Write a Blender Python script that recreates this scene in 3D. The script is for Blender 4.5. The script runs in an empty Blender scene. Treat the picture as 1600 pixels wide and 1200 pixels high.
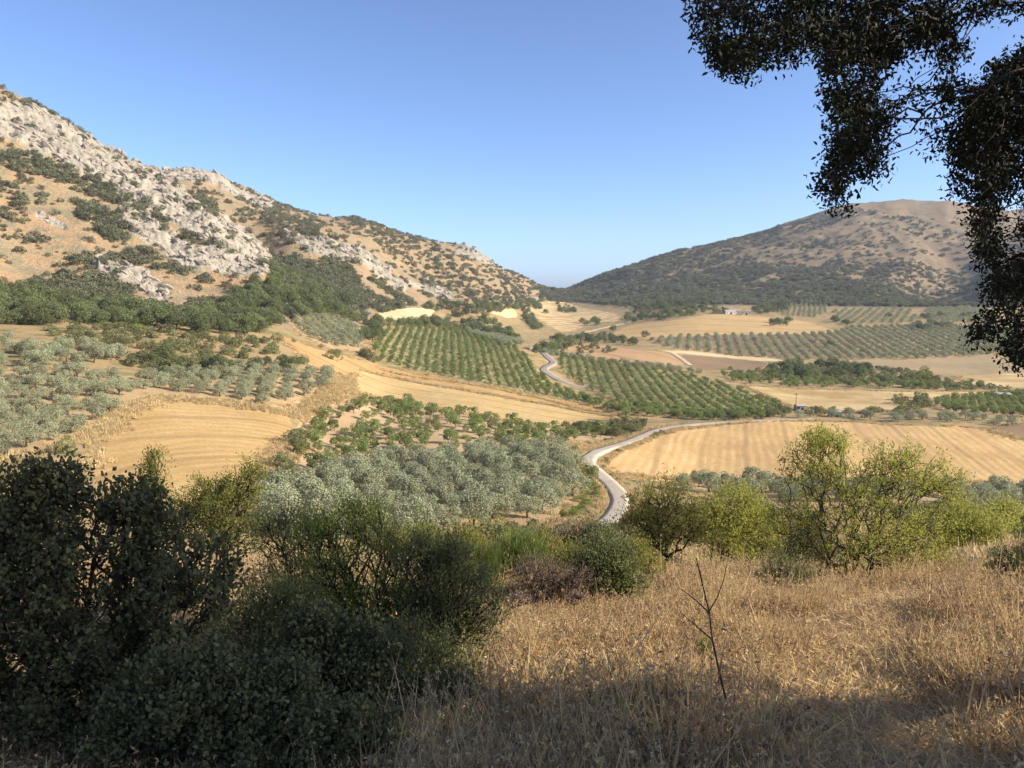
import bpy, math, random
import numpy as np
from mathutils import Vector, Matrix

R = math.radians
rng = np.random.default_rng(11)
random.seed(11)
SC = bpy.context.scene
COL = SC.collection

# ------------------------------------------------------------------ camera, sky, sun, exposure
FPX = 1200.0                       # focal length in photograph pixels (1600 wide)
PITCH = math.atan(150.0 / FPX)     # eye level falls on row 450
cd = bpy.data.cameras.new('camera')
cd.sensor_width = 36.0
cd.lens = 36.0 * FPX / 1600.0
cd.clip_start = 0.05
cd.clip_end = 20000.0
cam = bpy.data.objects.new('camera', cd)
COL.objects.link(cam)
cam.location = (0, 0, 0)
cam.rotation_euler = (math.pi / 2 - PITCH, 0, 0)
SC.camera = cam

SUN_EL, SUN_AZ = R(28.0), R(104.0)         # azimuth clockwise from the view direction (+Y)
w = bpy.data.worlds.new('World')
SC.world = w
w.use_nodes = True
nt = w.node_tree
sky = nt.nodes.new('ShaderNodeTexSky')
sky.sky_type = 'NISHITA'
sky.sun_disc = False
sky.sun_elevation = SUN_EL
sky.sun_rotation = SUN_AZ
sky.altitude = 0
sky.air_density = 0.5
sky.dust_density = 1.0
sky.ozone_density = 4.0
bg = nt.nodes['Background']
bg.inputs["Strength"].default_value = 0.132
nt.links.new(sky.outputs[0], bg.inputs['Color'])

sd = bpy.data.lights.new('sun', 'SUN')
sd.energy = 3.9
sd.angle = R(0.55)
sd.color = (1.0, 0.87, 0.69)
sun = bpy.data.objects.new('sun', sd)
COL.objects.link(sun)
S = Vector((math.sin(SUN_AZ) * math.cos(SUN_EL), math.cos(SUN_AZ) * math.cos(SUN_EL), math.sin(SUN_EL)))
sun.rotation_euler = S.to_track_quat('Z', 'Y').to_euler()
sun.location = S * 300

SC.view_settings.view_transform = 'Standard'
SC.view_settings.look = 'None'
SC.view_settings.exposure = 1.1
SC.view_settings.gamma = 1.0
SC.render.engine = 'CYCLES'
cy = SC.cycles
cy.max_bounces = 5
cy.diffuse_bounces = 3
cy.glossy_bounces = 1
cy.transmission_bounces = 3
cy.transparent_max_bounces = 6
cy.volume_bounces = 0
cy.caustics_reflective = False
cy.caustics_refractive = False
cy.use_denoising = True
try:
    cy.denoiser = 'OPENIMAGEDENOISE'; cy.denoising_prefilter = 'ACCURATE'
except Exception:
    cy.use_denoising = False

# ------------------------------------------------------------------ helpers: tags, meshes, noise
def tag(o, label=None, cat=None, group=None, kind=None):
    if label: o['label'] = label
    if cat: o['category'] = cat
    if group: o['group'] = group
    if kind: o['kind'] = kind
    return o

def mesh(name, V, Fq, mat=None, smooth=False, mats=None, midx=None):
    """V (n,3), Fq (m,k) array or list of arrays of faces"""
    me = bpy.data.meshes.new(name)
    V = np.asarray(V, np.float32)
    Fs = [np.asarray(f, np.int32) for f in (Fq if isinstance(Fq, list) else [Fq]) if len(f)]
    me.vertices.add(len(V))
    me.vertices.foreach_set('co', V.ravel())
    loops = np.concatenate([f.ravel() for f in Fs])
    sizes = np.concatenate([np.full(len(f), f.shape[1], np.int32) for f in Fs])
    starts = np.concatenate([[0], np.cumsum(sizes)[:-1]]).astype(np.int32)
    me.loops.add(len(loops))
    me.loops.foreach_set('vertex_index', loops)
    me.polygons.add(len(sizes))
    me.polygons.foreach_set('loop_start', starts)
    me.polygons.foreach_set('loop_total', sizes)
    if midx is not None:
        me.polygons.foreach_set('material_index', np.asarray(midx, np.int32))
    me.polygons.foreach_set('use_smooth', np.full(len(sizes), smooth, bool))
    for m in (mats or ([mat] if mat else [])):
        me.materials.append(m)
    me.update(calc_edges=True)
    return me

def obj(name, me, parent=None, link=True):
    o = bpy.data.objects.new(name, me)
    if link: COL.objects.link(o)
    if parent is not None: o.parent = parent
    return o

def empty(name, loc=(0, 0, 0), rz=0.0, s=1.0):
    e = bpy.data.objects.new(name, None)
    e.empty_display_size = 0.3
    COL.objects.link(e)
    e.location = loc
    e.rotation_euler = (0, 0, rz)
    e.scale = (s, s, s)
    return e

def hsh(ix, iy, seed):
    h = (ix.astype(np.int64) * 374761393 + iy.astype(np.int64) * 668265263 + seed * 1442695041) & 0x7fffffff
    h = ((h ^ (h >> 13)) * 1274126177) & 0x7fffffff
    return ((h ^ (h >> 16)) & 0xffff) / 65535.0

def vnoise(x, y, seed=0):
    ix = np.floor(x); iy = np.floor(y)
    fx = x - ix; fy = y - iy
    fx = fx * fx * (3 - 2 * fx); fy = fy * fy * (3 - 2 * fy)
    a = hsh(ix, iy, seed); b = hsh(ix + 1, iy, seed)
    c = hsh(ix, iy + 1, seed); d = hsh(ix + 1, iy + 1, seed)
    return (a + (b - a) * fx) * (1 - fy) + (c + (d - c) * fx) * fy

def fbm(x, y, oct=4, seed=0, gain=0.5):
    s = 0; a = 1; t = 0
    for i in range(oct):
        s = s + a * (vnoise(x, y, seed + i * 17) - 0.5); t += a
        x = x * 2.03 + 7.1; y = y * 2.03 - 3.7; a *= gain
    return s / t

def sstep(a, b, x):
    t = np.clip((x - a) / (b - a), 0, 1)
    return t * t * (3 - 2 * t)

CP, SP = math.cos(PITCH), math.sin(PITCH)
def ray(px, py):
    """direction with forward (y) component 1"""
    px = np.asarray(px, float); py = np.asarray(py, float)
    v = (600 - py) / FPX
    y = CP + v * SP
    return (px - 800) / FPX / y, (-SP + v * CP) / y
def project(x, y, z):
    f = y * CP - z * SP
    u = y * SP + z * CP
    f = np.where(f > 1e-3, f, 1e-3)
    return 800 + FPX * x / f, 600 - FPX * u / f

# ------------------------------------------------------------------ terrain: heights through surveyed points
ctrl = []                                      # (azimuth, ln R, z/R)
def cxy(x, y, z):
    r = math.hypot(x, y)
    ctrl.append((math.atan2(x, y), math.log(r), z / r))
def cpx(px, py, d):
    rx, rz = ray(px, py)
    cxy(rx * d, d, rz * d)
def caz(azd, r, t):
    ctrl.append((R(azd), math.log(r), t))
def near_plane(x, y):
    return -1.62 - 0.30 * y + 0.008 * x
for azd in (-180, -140, -100, -65, -38, -15, 5, 25, 42, 65, 100, 140, 180):
    for r in (0.7, 1.6, 3.5, 8, 14):
        x, y = r * math.sin(R(azd)), r * math.cos(R(azd))
        cxy(x, y, near_plane(x, y))
for px in (100, 500, 800, 1100, 1450):
    rx, _ = ray(px, 900)
    cxy(rx * 20, 20, near_plane(rx * 20, 20) - (.45 if px > 1000 else .2))
    cxy(rx * 32, 32, near_plane(rx * 32, 32) - 1.2)
    cxy(rx * 65, 65, near_plane(rx * 65, 65) - 3.0 + (4 if px < 300 else 0))
for p in [  # photograph pixel and forward distance, judged from the sizes of trees and the road
    (760, 835, 108), (450, 830, 95), (940, 822, 122), (620, 770, 140), (880, 705, 190), (640, 718, 172), (930, 720, 190),
    (1080, 760, 172), (1300, 770, 165), (1560, 800, 150), (1100, 745, 192), (1400, 750, 190), (1600, 760, 185),
    (1000, 688, 232), (1200, 660, 272), (1040, 668, 258), (1420, 662, 270), (1600, 672, 262),
    (980, 645, 300), (700, 650, 238), (500, 660, 205), (560, 622, 262), (760, 655, 250), (900, 668, 262), (960, 655, 290),
    (720, 622, 300), (600, 575, 345), (760, 605, 335), (900, 632, 325), (640, 515, 490), (750, 560, 410), (820, 545, 480), (860, 590, 400),
    (920, 607, 385), (1050, 648, 302), (1220, 638, 318), (1130, 600, 400), (880, 562, 480), (1000, 575, 450),
    (1200, 605, 400), (1450, 615, 385), (1300, 642, 318), (1560, 640, 330), (1000, 545, 580), (1130, 568, 540), (1300, 565, 560), (1500, 562, 575),
    (1560, 590, 470), (1350, 590, 460), (1020, 528, 700), (1180, 522, 720), (1320, 515, 760), (1500, 512, 780), (950, 525, 760),
    (1150, 492, 900), (1060, 500, 850), (1280, 498, 900), (1400, 488, 960), (1250, 475, 1040), (1500, 482, 1000), (980, 500, 960), (1050, 478, 1050),
    (870, 510, 900), (900, 490, 1100), (850, 475, 1300), (870, 462, 1500), (800, 500, 860), (760, 520, 640), (700, 500, 680),
    (60, 690, 128), (60, 640, 150), (280, 700, 140), (300, 635, 178), (450, 655, 190), (160, 600, 182), (400, 600, 215), (520, 592, 240),
    (30, 560, 200), (240, 560, 236), (430, 560, 262), (60, 520, 250), (250, 512, 285), (400, 528, 300), (480, 545, 320), (500, 510, 400), (560, 540, 370),
    (30, 470, 318), (160, 478, 330), (300, 492, 345), (440, 490, 390), (560, 485, 520), (640, 480, 640), (740, 478, 760),
    # the mountain on one side
    (0, 435, 352), (160, 440, 372), (330, 468, 390), (400, 425, 440), (0, 330, 415), (120, 350, 430), (250, 380, 440), (410, 395, 465),
    (0, 240, 470), (100, 270, 480), (230, 310, 500), (330, 350, 490), (0, 150, 540), (110, 205, 555), (230, 268, 590), (275, 292, 600), (330, 334, 580), (388, 368, 548), (408, 402, 500), (412, 440, 470),
    (470, 440, 560), (540, 440, 640), (600, 455, 680), (450, 380, 700), (560, 395, 740), (300, 300, 800), (245, 267, 930), (340, 277, 920), (430, 320, 930),
    (520, 345, 1000), (560, 345, 1020), (640, 375, 1060), (700, 430, 960), (640, 430, 860), (740, 388, 1200), (770, 420, 1150), (790, 440, 1200), (835, 444, 1420), (868, 455, 1650),
    # the hill across the valley
    (900, 448, 1750), (960, 425, 1750), (1050, 398, 1780), (1150, 372, 1820), (1250, 345, 1850), (1330, 322, 1880), (1400, 316, 1900), (1500, 319, 1920), (1600, 335, 1950),
    (960, 470, 1300), (1100, 450, 1300), (1250, 445, 1250), (1400, 455, 1200), (1550, 460, 1180), (1100, 415, 1550), (1250, 395, 1550), (1400, 385, 1560), (1560, 400, 1500), (1470, 350, 1720), (1600, 480, 1080),
]:
    cpx(*p)
for px, py, d in [(0, 170, 700), (110, 230, 720), (230, 310, 715), (285, 345, 700), (335, 385, 690), (392, 415, 650), (425, 430, 600), (340, 300, 1200), (520, 365, 1300), (640, 390, 1350), (740, 410, 1500), (860, 462, 2000),
                  (960, 440, 2300), (1150, 400, 2350), (1400, 350, 2500), (1600, 360, 2600)]:
    cpx(px, py, d)                             # behind the skylines the ground falls away
for azd in (-180, -150, -120, 120, 150, 180):
    for r, t in ((40, .2), (120, .2), (400, .2), (1200, .12), (3000, .02), (6500, -.01)):
        if abs(azd) < 125: t *= 0.25
        caz(azd, r, t)
for azd, rows in ((-90, ((40, -.05), (150, -.1), (350, .0), (560, .22), (1200, .1), (3000, .0), (6500, -.01))),
                  (-60, ((40, -.16), (150, -.13), (340, .02), (540, .25), (1000, .12), (3000, .0), (6500, -.01))),
                  (-45, ((40, -.24), (150, -.15), (335, .01), (540, .25), (900, .16), (3000, .0), (6500, -.01))),
                  (45, ((40, -.2), (150, -.26), (400, -.125), (900, -.04), (1500, .05), (2000, .09), (3000, .04), (6500, -.01))),
                  (62, ((40, -.15), (150, -.2), (400, -.11), (900, -.05), (1700, .03), (3000, .0), (6500, -.01))),
                  (90, ((40, -.03), (150, -.1), (400, -.1), (900, -.05), (3000, .0), (6500, -.01)))):
    for r, t in rows: caz(azd, r, t)
for azd in (-35, -20, -5, 5, 18, 32):
    caz(azd, 3600, -.005); caz(azd, 6500, -.015)
ctrl = np.array(ctrl)
AS = 2.6
CA, CL, CT = ctrl[:, 0] * AS, ctrl[:, 1], ctrl[:, 2]
def kern(r2): return 0.5 * r2 * np.log(r2 + 1e-9)
n = len(CA)
K = kern((CA[:, None] - CA) ** 2 + (CL[:, None] - CL) ** 2) + np.eye(n) * 6e-4
P = np.stack([np.ones(n), CA, CL], 1)
A = np.zeros((n + 3, n + 3)); A[:n, :n] = K; A[:n, n:] = P; A[n:, :n] = P.T
sol = np.linalg.solve(A, np.concatenate([CT, np.zeros(3)]))
W, Wp = sol[:n].astype(np.float32), sol[n:]
CA32, CL32 = CA.astype(np.float32), CL.astype(np.float32)
def tps(az, lr):
    a = (np.asarray(az) * AS).astype(np.float32).ravel(); l = np.asarray(lr).astype(np.float32).ravel()
    out = np.empty(len(a), np.float64)
    for i in range(0, len(a), 60000):
        aa, ll = a[i:i + 60000], l[i:i + 60000]
        r2 = (aa[:, None] - CA32) ** 2 + (ll[:, None] - CL32) ** 2
        out[i:i + 60000] = (0.5 * r2 * np.log(r2 + 1e-9)) @ W + Wp[0] + Wp[1] * aa + Wp[2] * ll
    return out

def capsule(px, py, segs):
    """smallest distance / width over the segments"""
    best = np.full(np.shape(px), 9.0)
    for x0, y0, x1, y1, wd in segs:
        dx, dy = x1 - x0, y1 - y0
        t = np.clip(((px - x0) * dx + (py - y0) * dy) / (dx * dx + dy * dy + 1e-6), 0, 1)
        best = np.minimum(best, np.hypot(px - x0 - t * dx, py - y0 - t * dy) / wd)
    return best
ROCK = [(-40, 170, 60, 190, 36), (40, 195, 140, 240, 34), (130, 240, 230, 300, 32), (225, 290, 300, 340, 28), (300, 340, 400, 405, 30),
        (200, 335, 300, 400, 20), (290, 390, 380, 415, 18), (160, 405, 200, 425, 16), (200, 425, 250, 455, 17), (60, 330, 100, 350, 6), (260, 275, 350, 282, 10), (350, 290, 420, 318, 8),
        (450, 365, 500, 388, 9), (490, 385, 560, 398, 13), (560, 392, 600, 425, 12), (600, 430, 630, 450, 6), (720, 392, 765, 408, 8), (640, 445, 700, 465, 4),
        (60, 330, 100, 350, 6), (20, 390, 40, 400, 6)]

def height(x, y, full=False):
    x = np.asarray(x, float); y = np.asarray(y, float)
    shp = x.shape
    x = x.ravel(); y = y.ravel()
    r = np.hypot(x, y) + 1e-6
    z0 = tps(np.arctan2(x, y), np.log(r)) * r
    px, py = project(x, y, z0)
    px = np.where(y < 1, -999, px)
    hill = sstep(330, 430, r) * sstep(-25, 15, z0) + sstep(1000, 1250, r) * sstep(-30, 0, z0)
    hill = np.clip(hill, 0, 1)
    dn = np.where(r < 660, capsule(px, py, ROCK[:10]), capsule(px, py, ROCK[10:])) + 0.9 * fbm(px / 16, py / 9, 3, 5)
    rock = sstep(1.15, 0.55, dn) * sstep(320, 350, r)
    # gullies and ribs running down slope, crags where rock shows
    q = x * 0.55 + y * 0.35
    rib = np.abs(fbm(q / 38, (y - x) / 120, 3, 9)) * 2
    z = z0 + hill * (fbm(x / 90, y / 90, 4, 2) * (6 + r * 0.008) - rib * (2.5 + r * .003))
    big = (r > 900) * hill * (x > 0)
    gul = np.abs(x - (.62 * y - 60 + 60 * fbm(y / 130, y * 0, 2, 3)))
    z = z - big * 30 * sstep(110, 10, gul) * sstep(1180, 1350, r) * sstep(1850, 1700, r)
    cr = 1 - np.abs(fbm(x / 13 + z0 / 30, y / 13 - z0 / 22, 5, 31, .62)) * 4
    blk = np.floor(fbm(x / 19, y / 15, 3, 37) * 7) / 7
    fine = fbm(x / 3.1, y / 3.1, 2, 39)
    z = z + rock * (cr * (1.6 + r * .0016) + blk * (7 + r * .004) + fine * 3)
    z = z + sstep(4, 30, r) * (1 - hill) * fbm(x / 7, y / 7, 3, 44) * .5 + sstep(1.2, 3, r) * fbm(x / 1.7, y / 1.7, 3, 45) * .16 * sstep(80, 40, r)
    if full:
        return z.reshape(shp), rock.reshape(shp), hill.reshape(shp), px.reshape(shp), py.reshape(shp)
    return z.reshape(shp)

LS = np.exp(np.linspace(math.log(2.0), math.log(2600), 700))
def hit(pts, dmin=2.0):
    """world points where photograph pixels meet the ground (smooth ground first, first crossing)"""
    pts = np.asarray(pts, float)
    rx, rz = ray(pts[:, 0], pts[:, 1])
    X = rx[:, None] * LS; Y = np.broadcast_to(LS, X.shape); Z = rz[:, None] * LS
    r = np.hypot(X, Y)
    G = (tps(np.arctan2(X, Y), np.log(r)) * r.ravel()).reshape(X.shape)
    below = (Z < G) & (LS > dmin)
    k = np.where(below.any(1), below.argmax(1), len(LS) - 1)
    i = np.arange(len(k)); k0 = np.maximum(k - 1, 0)
    g1 = (Z - G)[i, k]; g0 = (Z - G)[i, k0]
    t = np.clip(g0 / (g0 - g1 + 1e-9), 0, 1)
    d = LS[k0] + (LS[k] - LS[k0]) * t
    return np.stack([rx * d, d], 1)

def inpoly(x, y, poly):
    res = np.zeros(np.shape(x), bool)
    px, py = poly[:, 0], poly[:, 1]
    for i in range(len(poly)):
        x0, y0, x1, y1 = px[i - 1], py[i - 1], px[i], py[i]
        c = ((y0 > y) != (y1 > y)) & (x < (x1 - x0) * (y - y0) / (y1 - y0 + 1e-12) + x0)
        res ^= c
    return res
def refine(pts, it=2):
    """round the corners of a traced outline (Chaikin)"""
    p = np.asarray(pts, float)
    q = np.roll(p, -1, 0)                      # keep most of each straight side
    p = np.stack([p * .84 + q * .16, p * .5 + q * .5, p * .16 + q * .84], 1).reshape(-1, 2)
    p = p + np.stack([fbm(p[:, 0] / 9, p[:, 1] / 5, 2, 55), fbm(p[:, 0] / 9 + 50, p[:, 1] / 5, 2, 56)], 1) * [9, 3.2]
    for _ in range(it):
        q = np.roll(p, -1, 0)
        p = np.stack([p * .75 + q * .25, p * .25 + q * .75], 1).reshape(-1, 2)
    return p

# ------------------------------------------------------------------ materials
def new_mat(name):
    m = bpy.data.materials.new(name); m.use_nodes = True
    return m, m.node_tree, m.node_tree.nodes['Principled BSDF']
def nd(t, typ, ins=None, **kw):
    n_ = t.nodes.new(typ)
    for k, v in kw.items(): setattr(n_, k, v)
    for k, v in (ins or {}).items():
        if isinstance(v, bpy.types.NodeSocket): t.links.new(v, n_.inputs[k])
        else: n_.inputs[k].default_value = v
    return n_
def mixc(t, f, a, b):
    n_ = t.nodes.new('ShaderNodeMix'); n_.data_type = 'RGBA'
    for s_, v in ((0, f), (6, a), (7, b)):
        if isinstance(v, bpy.types.NodeSocket): t.links.new(v, n_.inputs[s_])
        else: n_.inputs[s_].default_value = v if s_ == 0 else (*v, 1)
    return n_.outputs[2]
def ramp(t, f, a, b):
    return nd(t, 'ShaderNodeMapRange', {0: f, 1: a, 2: b}, clamp=True).outputs[0]
def noise(t, vec, scale, detail=4, rough=.55, dist=0):
    return nd(t, 'ShaderNodeTexNoise', {'Vector': vec, 'Scale': scale, 'Detail': detail, 'Roughness': rough, 'Distortion': dist}).outputs['Fac']

def ground_mat(name, c1, c2, c3=None, s1=.05, s2=.4, amt=.5, fine=2.5, stripe=None, attr=None, bump=.3, bd=.15):
    """c1/c2 blended by broad noise, c3 in patches; stripe = (colour, angle or centre, wavelength, strength, irregularity)"""
    m, t, p = new_mat(name)
    pos = nd(t, 'ShaderNodeNewGeometry').outputs['Position']
    col = mixc(t, ramp(t, noise(t, pos, s1, 5, .6), .36, .64), c1, c2)
    fn = noise(t, pos, fine, 3, .7)
    if c3 is not None:
        k = ramp(t, noise(t, pos, s2, 6, .65), 1 - amt - .08, 1 - amt + .08)
        col = mixc(t, k, col, c3)
    if stripe:
        sc_, ang, wl, st, irr = stripe
        mp = nd(t, 'ShaderNodeMapping', {'Vector': pos})
        if isinstance(ang, tuple):
            mp.inputs['Location'].default_value = (-ang[0], -ang[1], 0)
            wv = nd(t, 'ShaderNodeTexWave', {'Vector': mp.outputs[0], 'Scale': 2 * math.pi / 20 / wl, 'Distortion': irr, 'Detail': 3, 'Detail Scale': .35}, wave_type='RINGS', rings_direction='Z')
        else:
            mp.inputs['Rotation'].default_value = (0, 0, -ang)
            wv = nd(t, 'ShaderNodeTexWave', {'Vector': mp.outputs[0], 'Scale': 2 * math.pi / 20 / wl, 'Distortion': irr, 'Detail': 3, 'Detail Scale': .35}, wave_type='BANDS', bands_direction='X')
        f = nd(t, 'ShaderNodeMath', {0: ramp(t, wv.outputs['Fac'], .3, .8), 1: ramp(t, noise(t, pos, .09, 4), .3, .6)}, operation='MULTIPLY').outputs[0]
        f = nd(t, 'ShaderNodeMath', {0: f, 1: st}, operation='MULTIPLY').outputs[0]
        col = mixc(t, f, col, sc_)
        w2 = nd(t, 'ShaderNodeTexWave', {'Vector': mp.outputs[0], 'Scale': 2 * math.pi / 20 / (wl * 4.7), 'Distortion': irr * .8, 'Detail': 2, 'Detail Scale': .3}, wave_type=wv.wave_type, bands_direction='X', rings_direction='Z')
        f2 = nd(t, 'ShaderNodeMath', {0: ramp(t, w2.outputs['Fac'], .93, .99), 1: .55}, operation='MULTIPLY').outputs[0]
        col = mixc(t, f2, col, tuple(v * .62 for v in c1))           # wheel tracks
        wd = ramp(t, noise(t, pos, .16, 6, .72), .66, .74)
        col = mixc(t, nd(t, 'ShaderNodeMath', {0: wd, 1: .6}, operation='MULTIPLY').outputs[0], col, (.27, .235, .11))   # weedy patches
    if attr:
        a = nd(t, 'ShaderNodeAttribute', attribute_name='rock').outputs['Fac']
        rn = noise(t, pos, .22, 6, .7, .6)
        rk = mixc(t, ramp(t, rn, .38, .66), attr[0], attr[1])
        rk = mixc(t, ramp(t, noise(t, pos, .9, 4, .7), .55, .75), rk, attr[2])
        s_ = nd(t, 'ShaderNodeMath', {0: a, 1: ramp(t, noise(t, pos, .16, 5, .7), .2, .8)}, operation='ADD').outputs[0]
        col = mixc(t, ramp(t, s_, .72, .98), col, rk)
    hs = nd(t, 'ShaderNodeHueSaturation', {'Value': nd(t, 'ShaderNodeMapRange', {0: fn, 1: .2, 2: .8, 3: .72, 4: 1.28}).outputs[0], 'Color': col})
    t.links.new(hs.outputs[0], p.inputs['Base Color'])
    p.inputs['Roughness'].default_value = .95
    p.inputs['Specular IOR Level'].default_value = .15
    bp = nd(t, 'ShaderNodeBump', {'Height': fn, 'Strength': bump, 'Distance': bd})
    t.links.new(bp.outputs[0], p.inputs['Normal'])
    return m

def leaf_mat(name, c1, c2, trans=.25, tcol=None, rough=.6, spec=.25, var=.25):
    m, t, p = new_mat(name)
    isl = nd(t, 'ShaderNodeNewGeometry').outputs['Random Per Island']
    orn = nd(t, 'ShaderNodeObjectInfo').outputs['Random']
    col = mixc(t, isl, c1, c2)
    hs = nd(t, 'ShaderNodeHueSaturation', {'Value': nd(t, 'ShaderNodeMapRange', {0: orn, 3: 1 - var, 4: 1 + var}).outputs[0],
                                           'Hue': nd(t, 'ShaderNodeMapRange', {0: orn, 3: .488, 4: .512}).outputs[0], 'Color': col})
    t.links.new(hs.outputs[0], p.inputs['Base Color'])
    p.inputs['Roughness'].default_value = rough
    p.inputs['Specular IOR Level'].default_value = spec
    if trans:
        tr = nd(t, 'ShaderNodeBsdfTranslucent')
        tcm = mixc(t, .6, (1, 1, 1), tcol or c2)
        if tcol: tr.inputs[0].default_value = (*tcol, 1)
        else: t.links.new(hs.outputs[0], tr.inputs[0])
        mx = nd(t, 'ShaderNodeMixShader', {0: trans})
        t.links.new(p.outputs[0], mx.inputs[1]); t.links.new(tr.outputs[0], mx.inputs[2])
        t.links.new(mx.outputs[0], t.nodes['Material Output'].inputs['Surface'])
    return m

def plain_mat(name, c1, c2=None, s=3., rough=.85, bump=.2, stretch=None):
    m, t, p = new_mat(name)
    tc = nd(t, 'ShaderNodeTexCoord').outputs['Object']
    if stretch: tc = nd(t, 'ShaderNodeMapping', {'Vector': tc, 'Scale': stretch}).outputs[0]
    nz = noise(t, tc, s, 5, .65)
    t.links.new(mixc(t, ramp(t, nz, .35, .65), c1, c2 or tuple(v * .7 for v in c1)), p.inputs['Base Color'])
    p.inputs['Roughness'].default_value = rough
    p.inputs['Specular IOR Level'].default_value = .2
    t.links.new(nd(t, 'ShaderNodeBump', {'Height': nz, 'Strength': bump, 'Distance': .05}).outputs[0], p.inputs['Normal'])
    return m

STRAW, STRAW2, OCHRE = (.42, .285, .12), (.365, .235, .09), (.36, .215, .085)
SOIL, SOIL2 = (.42, .29, .16), (.36, .23, .12)
M = {}
M['ground'] = ground_mat('dry_ground', (.39, .275, .135), (.29, .215, .105), (.14, .155, .055), .06, .12, .42)
M['foreslope'] = ground_mat('foreground_soil', (.26, .165, .09), (.34, .235, .13), (.40, .29, .16), .5, 2.2, .35, 9., bump=.6, bd=.05)
M['mountain'] = ground_mat('mountain_ground', (.38, .245, .13), (.315, .245, .14), (.225, .195, .12), .03, .09, .46, .6,
                           attr=((.31, .275, .215), (.42, .38, .30), (.15, .12, .09)), bump=.8, bd=1.2)
M['hill'] = ground_mat('hill_ground', (.255, .185, .11), (.225, .175, .105), (.15, .13, .078), .012, .05, .42, .35,
                       attr=((.40, .37, .33), (.47, .44, .40), (.25, .23, .20)), bump=.8, bd=1.5)
M['soil'] = ground_mat('orchard_soil', SOIL, (.47, .35, .19), (.30, .24, .11), .08, .3, .30)
M['greensoil'] = ground_mat('weedy_orchard_soil', (.33, .27, .13), (.38, .30, .15), (.20, .21, .08), .08, .25, .48)
M['groveground'] = ground_mat('grove_ground', (.43, .31, .17), (.38, .27, .14), (.24, .21, .09), .07, .25, .38)
M['verge'] = ground_mat('dry_verge', (.52, .38, .18), (.42, .28, .13), (.20, .20, .08), .1, .3, .32)
M['brown'] = ground_mat('ploughed_soil', (.22, .15, .085), (.26, .18, .10), None, .03)
M['beige'] = ground_mat('fallow_soil', (.37, .28, .15), (.31, .24, .13), (.25, .22, .10), .02, .05, .35)
M['pale'] = ground_mat('pale_stubble', (.60, .49, .28), (.54, .42, .22), None, .05)
def stubble(name, ang, wl, st=.7, irr=1.5, c1=STRAW, c2=STRAW2, sc_=(.50, .37, .18)):
    return ground_mat(name, c1, c2, OCHRE, .035, .07, .22, 1.6, stripe=(sc_, ang, wl, st, irr))
M['foliage_low'] = ground_mat('green_undergrowth', (.12, .15, .05), (.20, .21, .08), (.34, .27, .13), .1, .3, .35)

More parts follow.
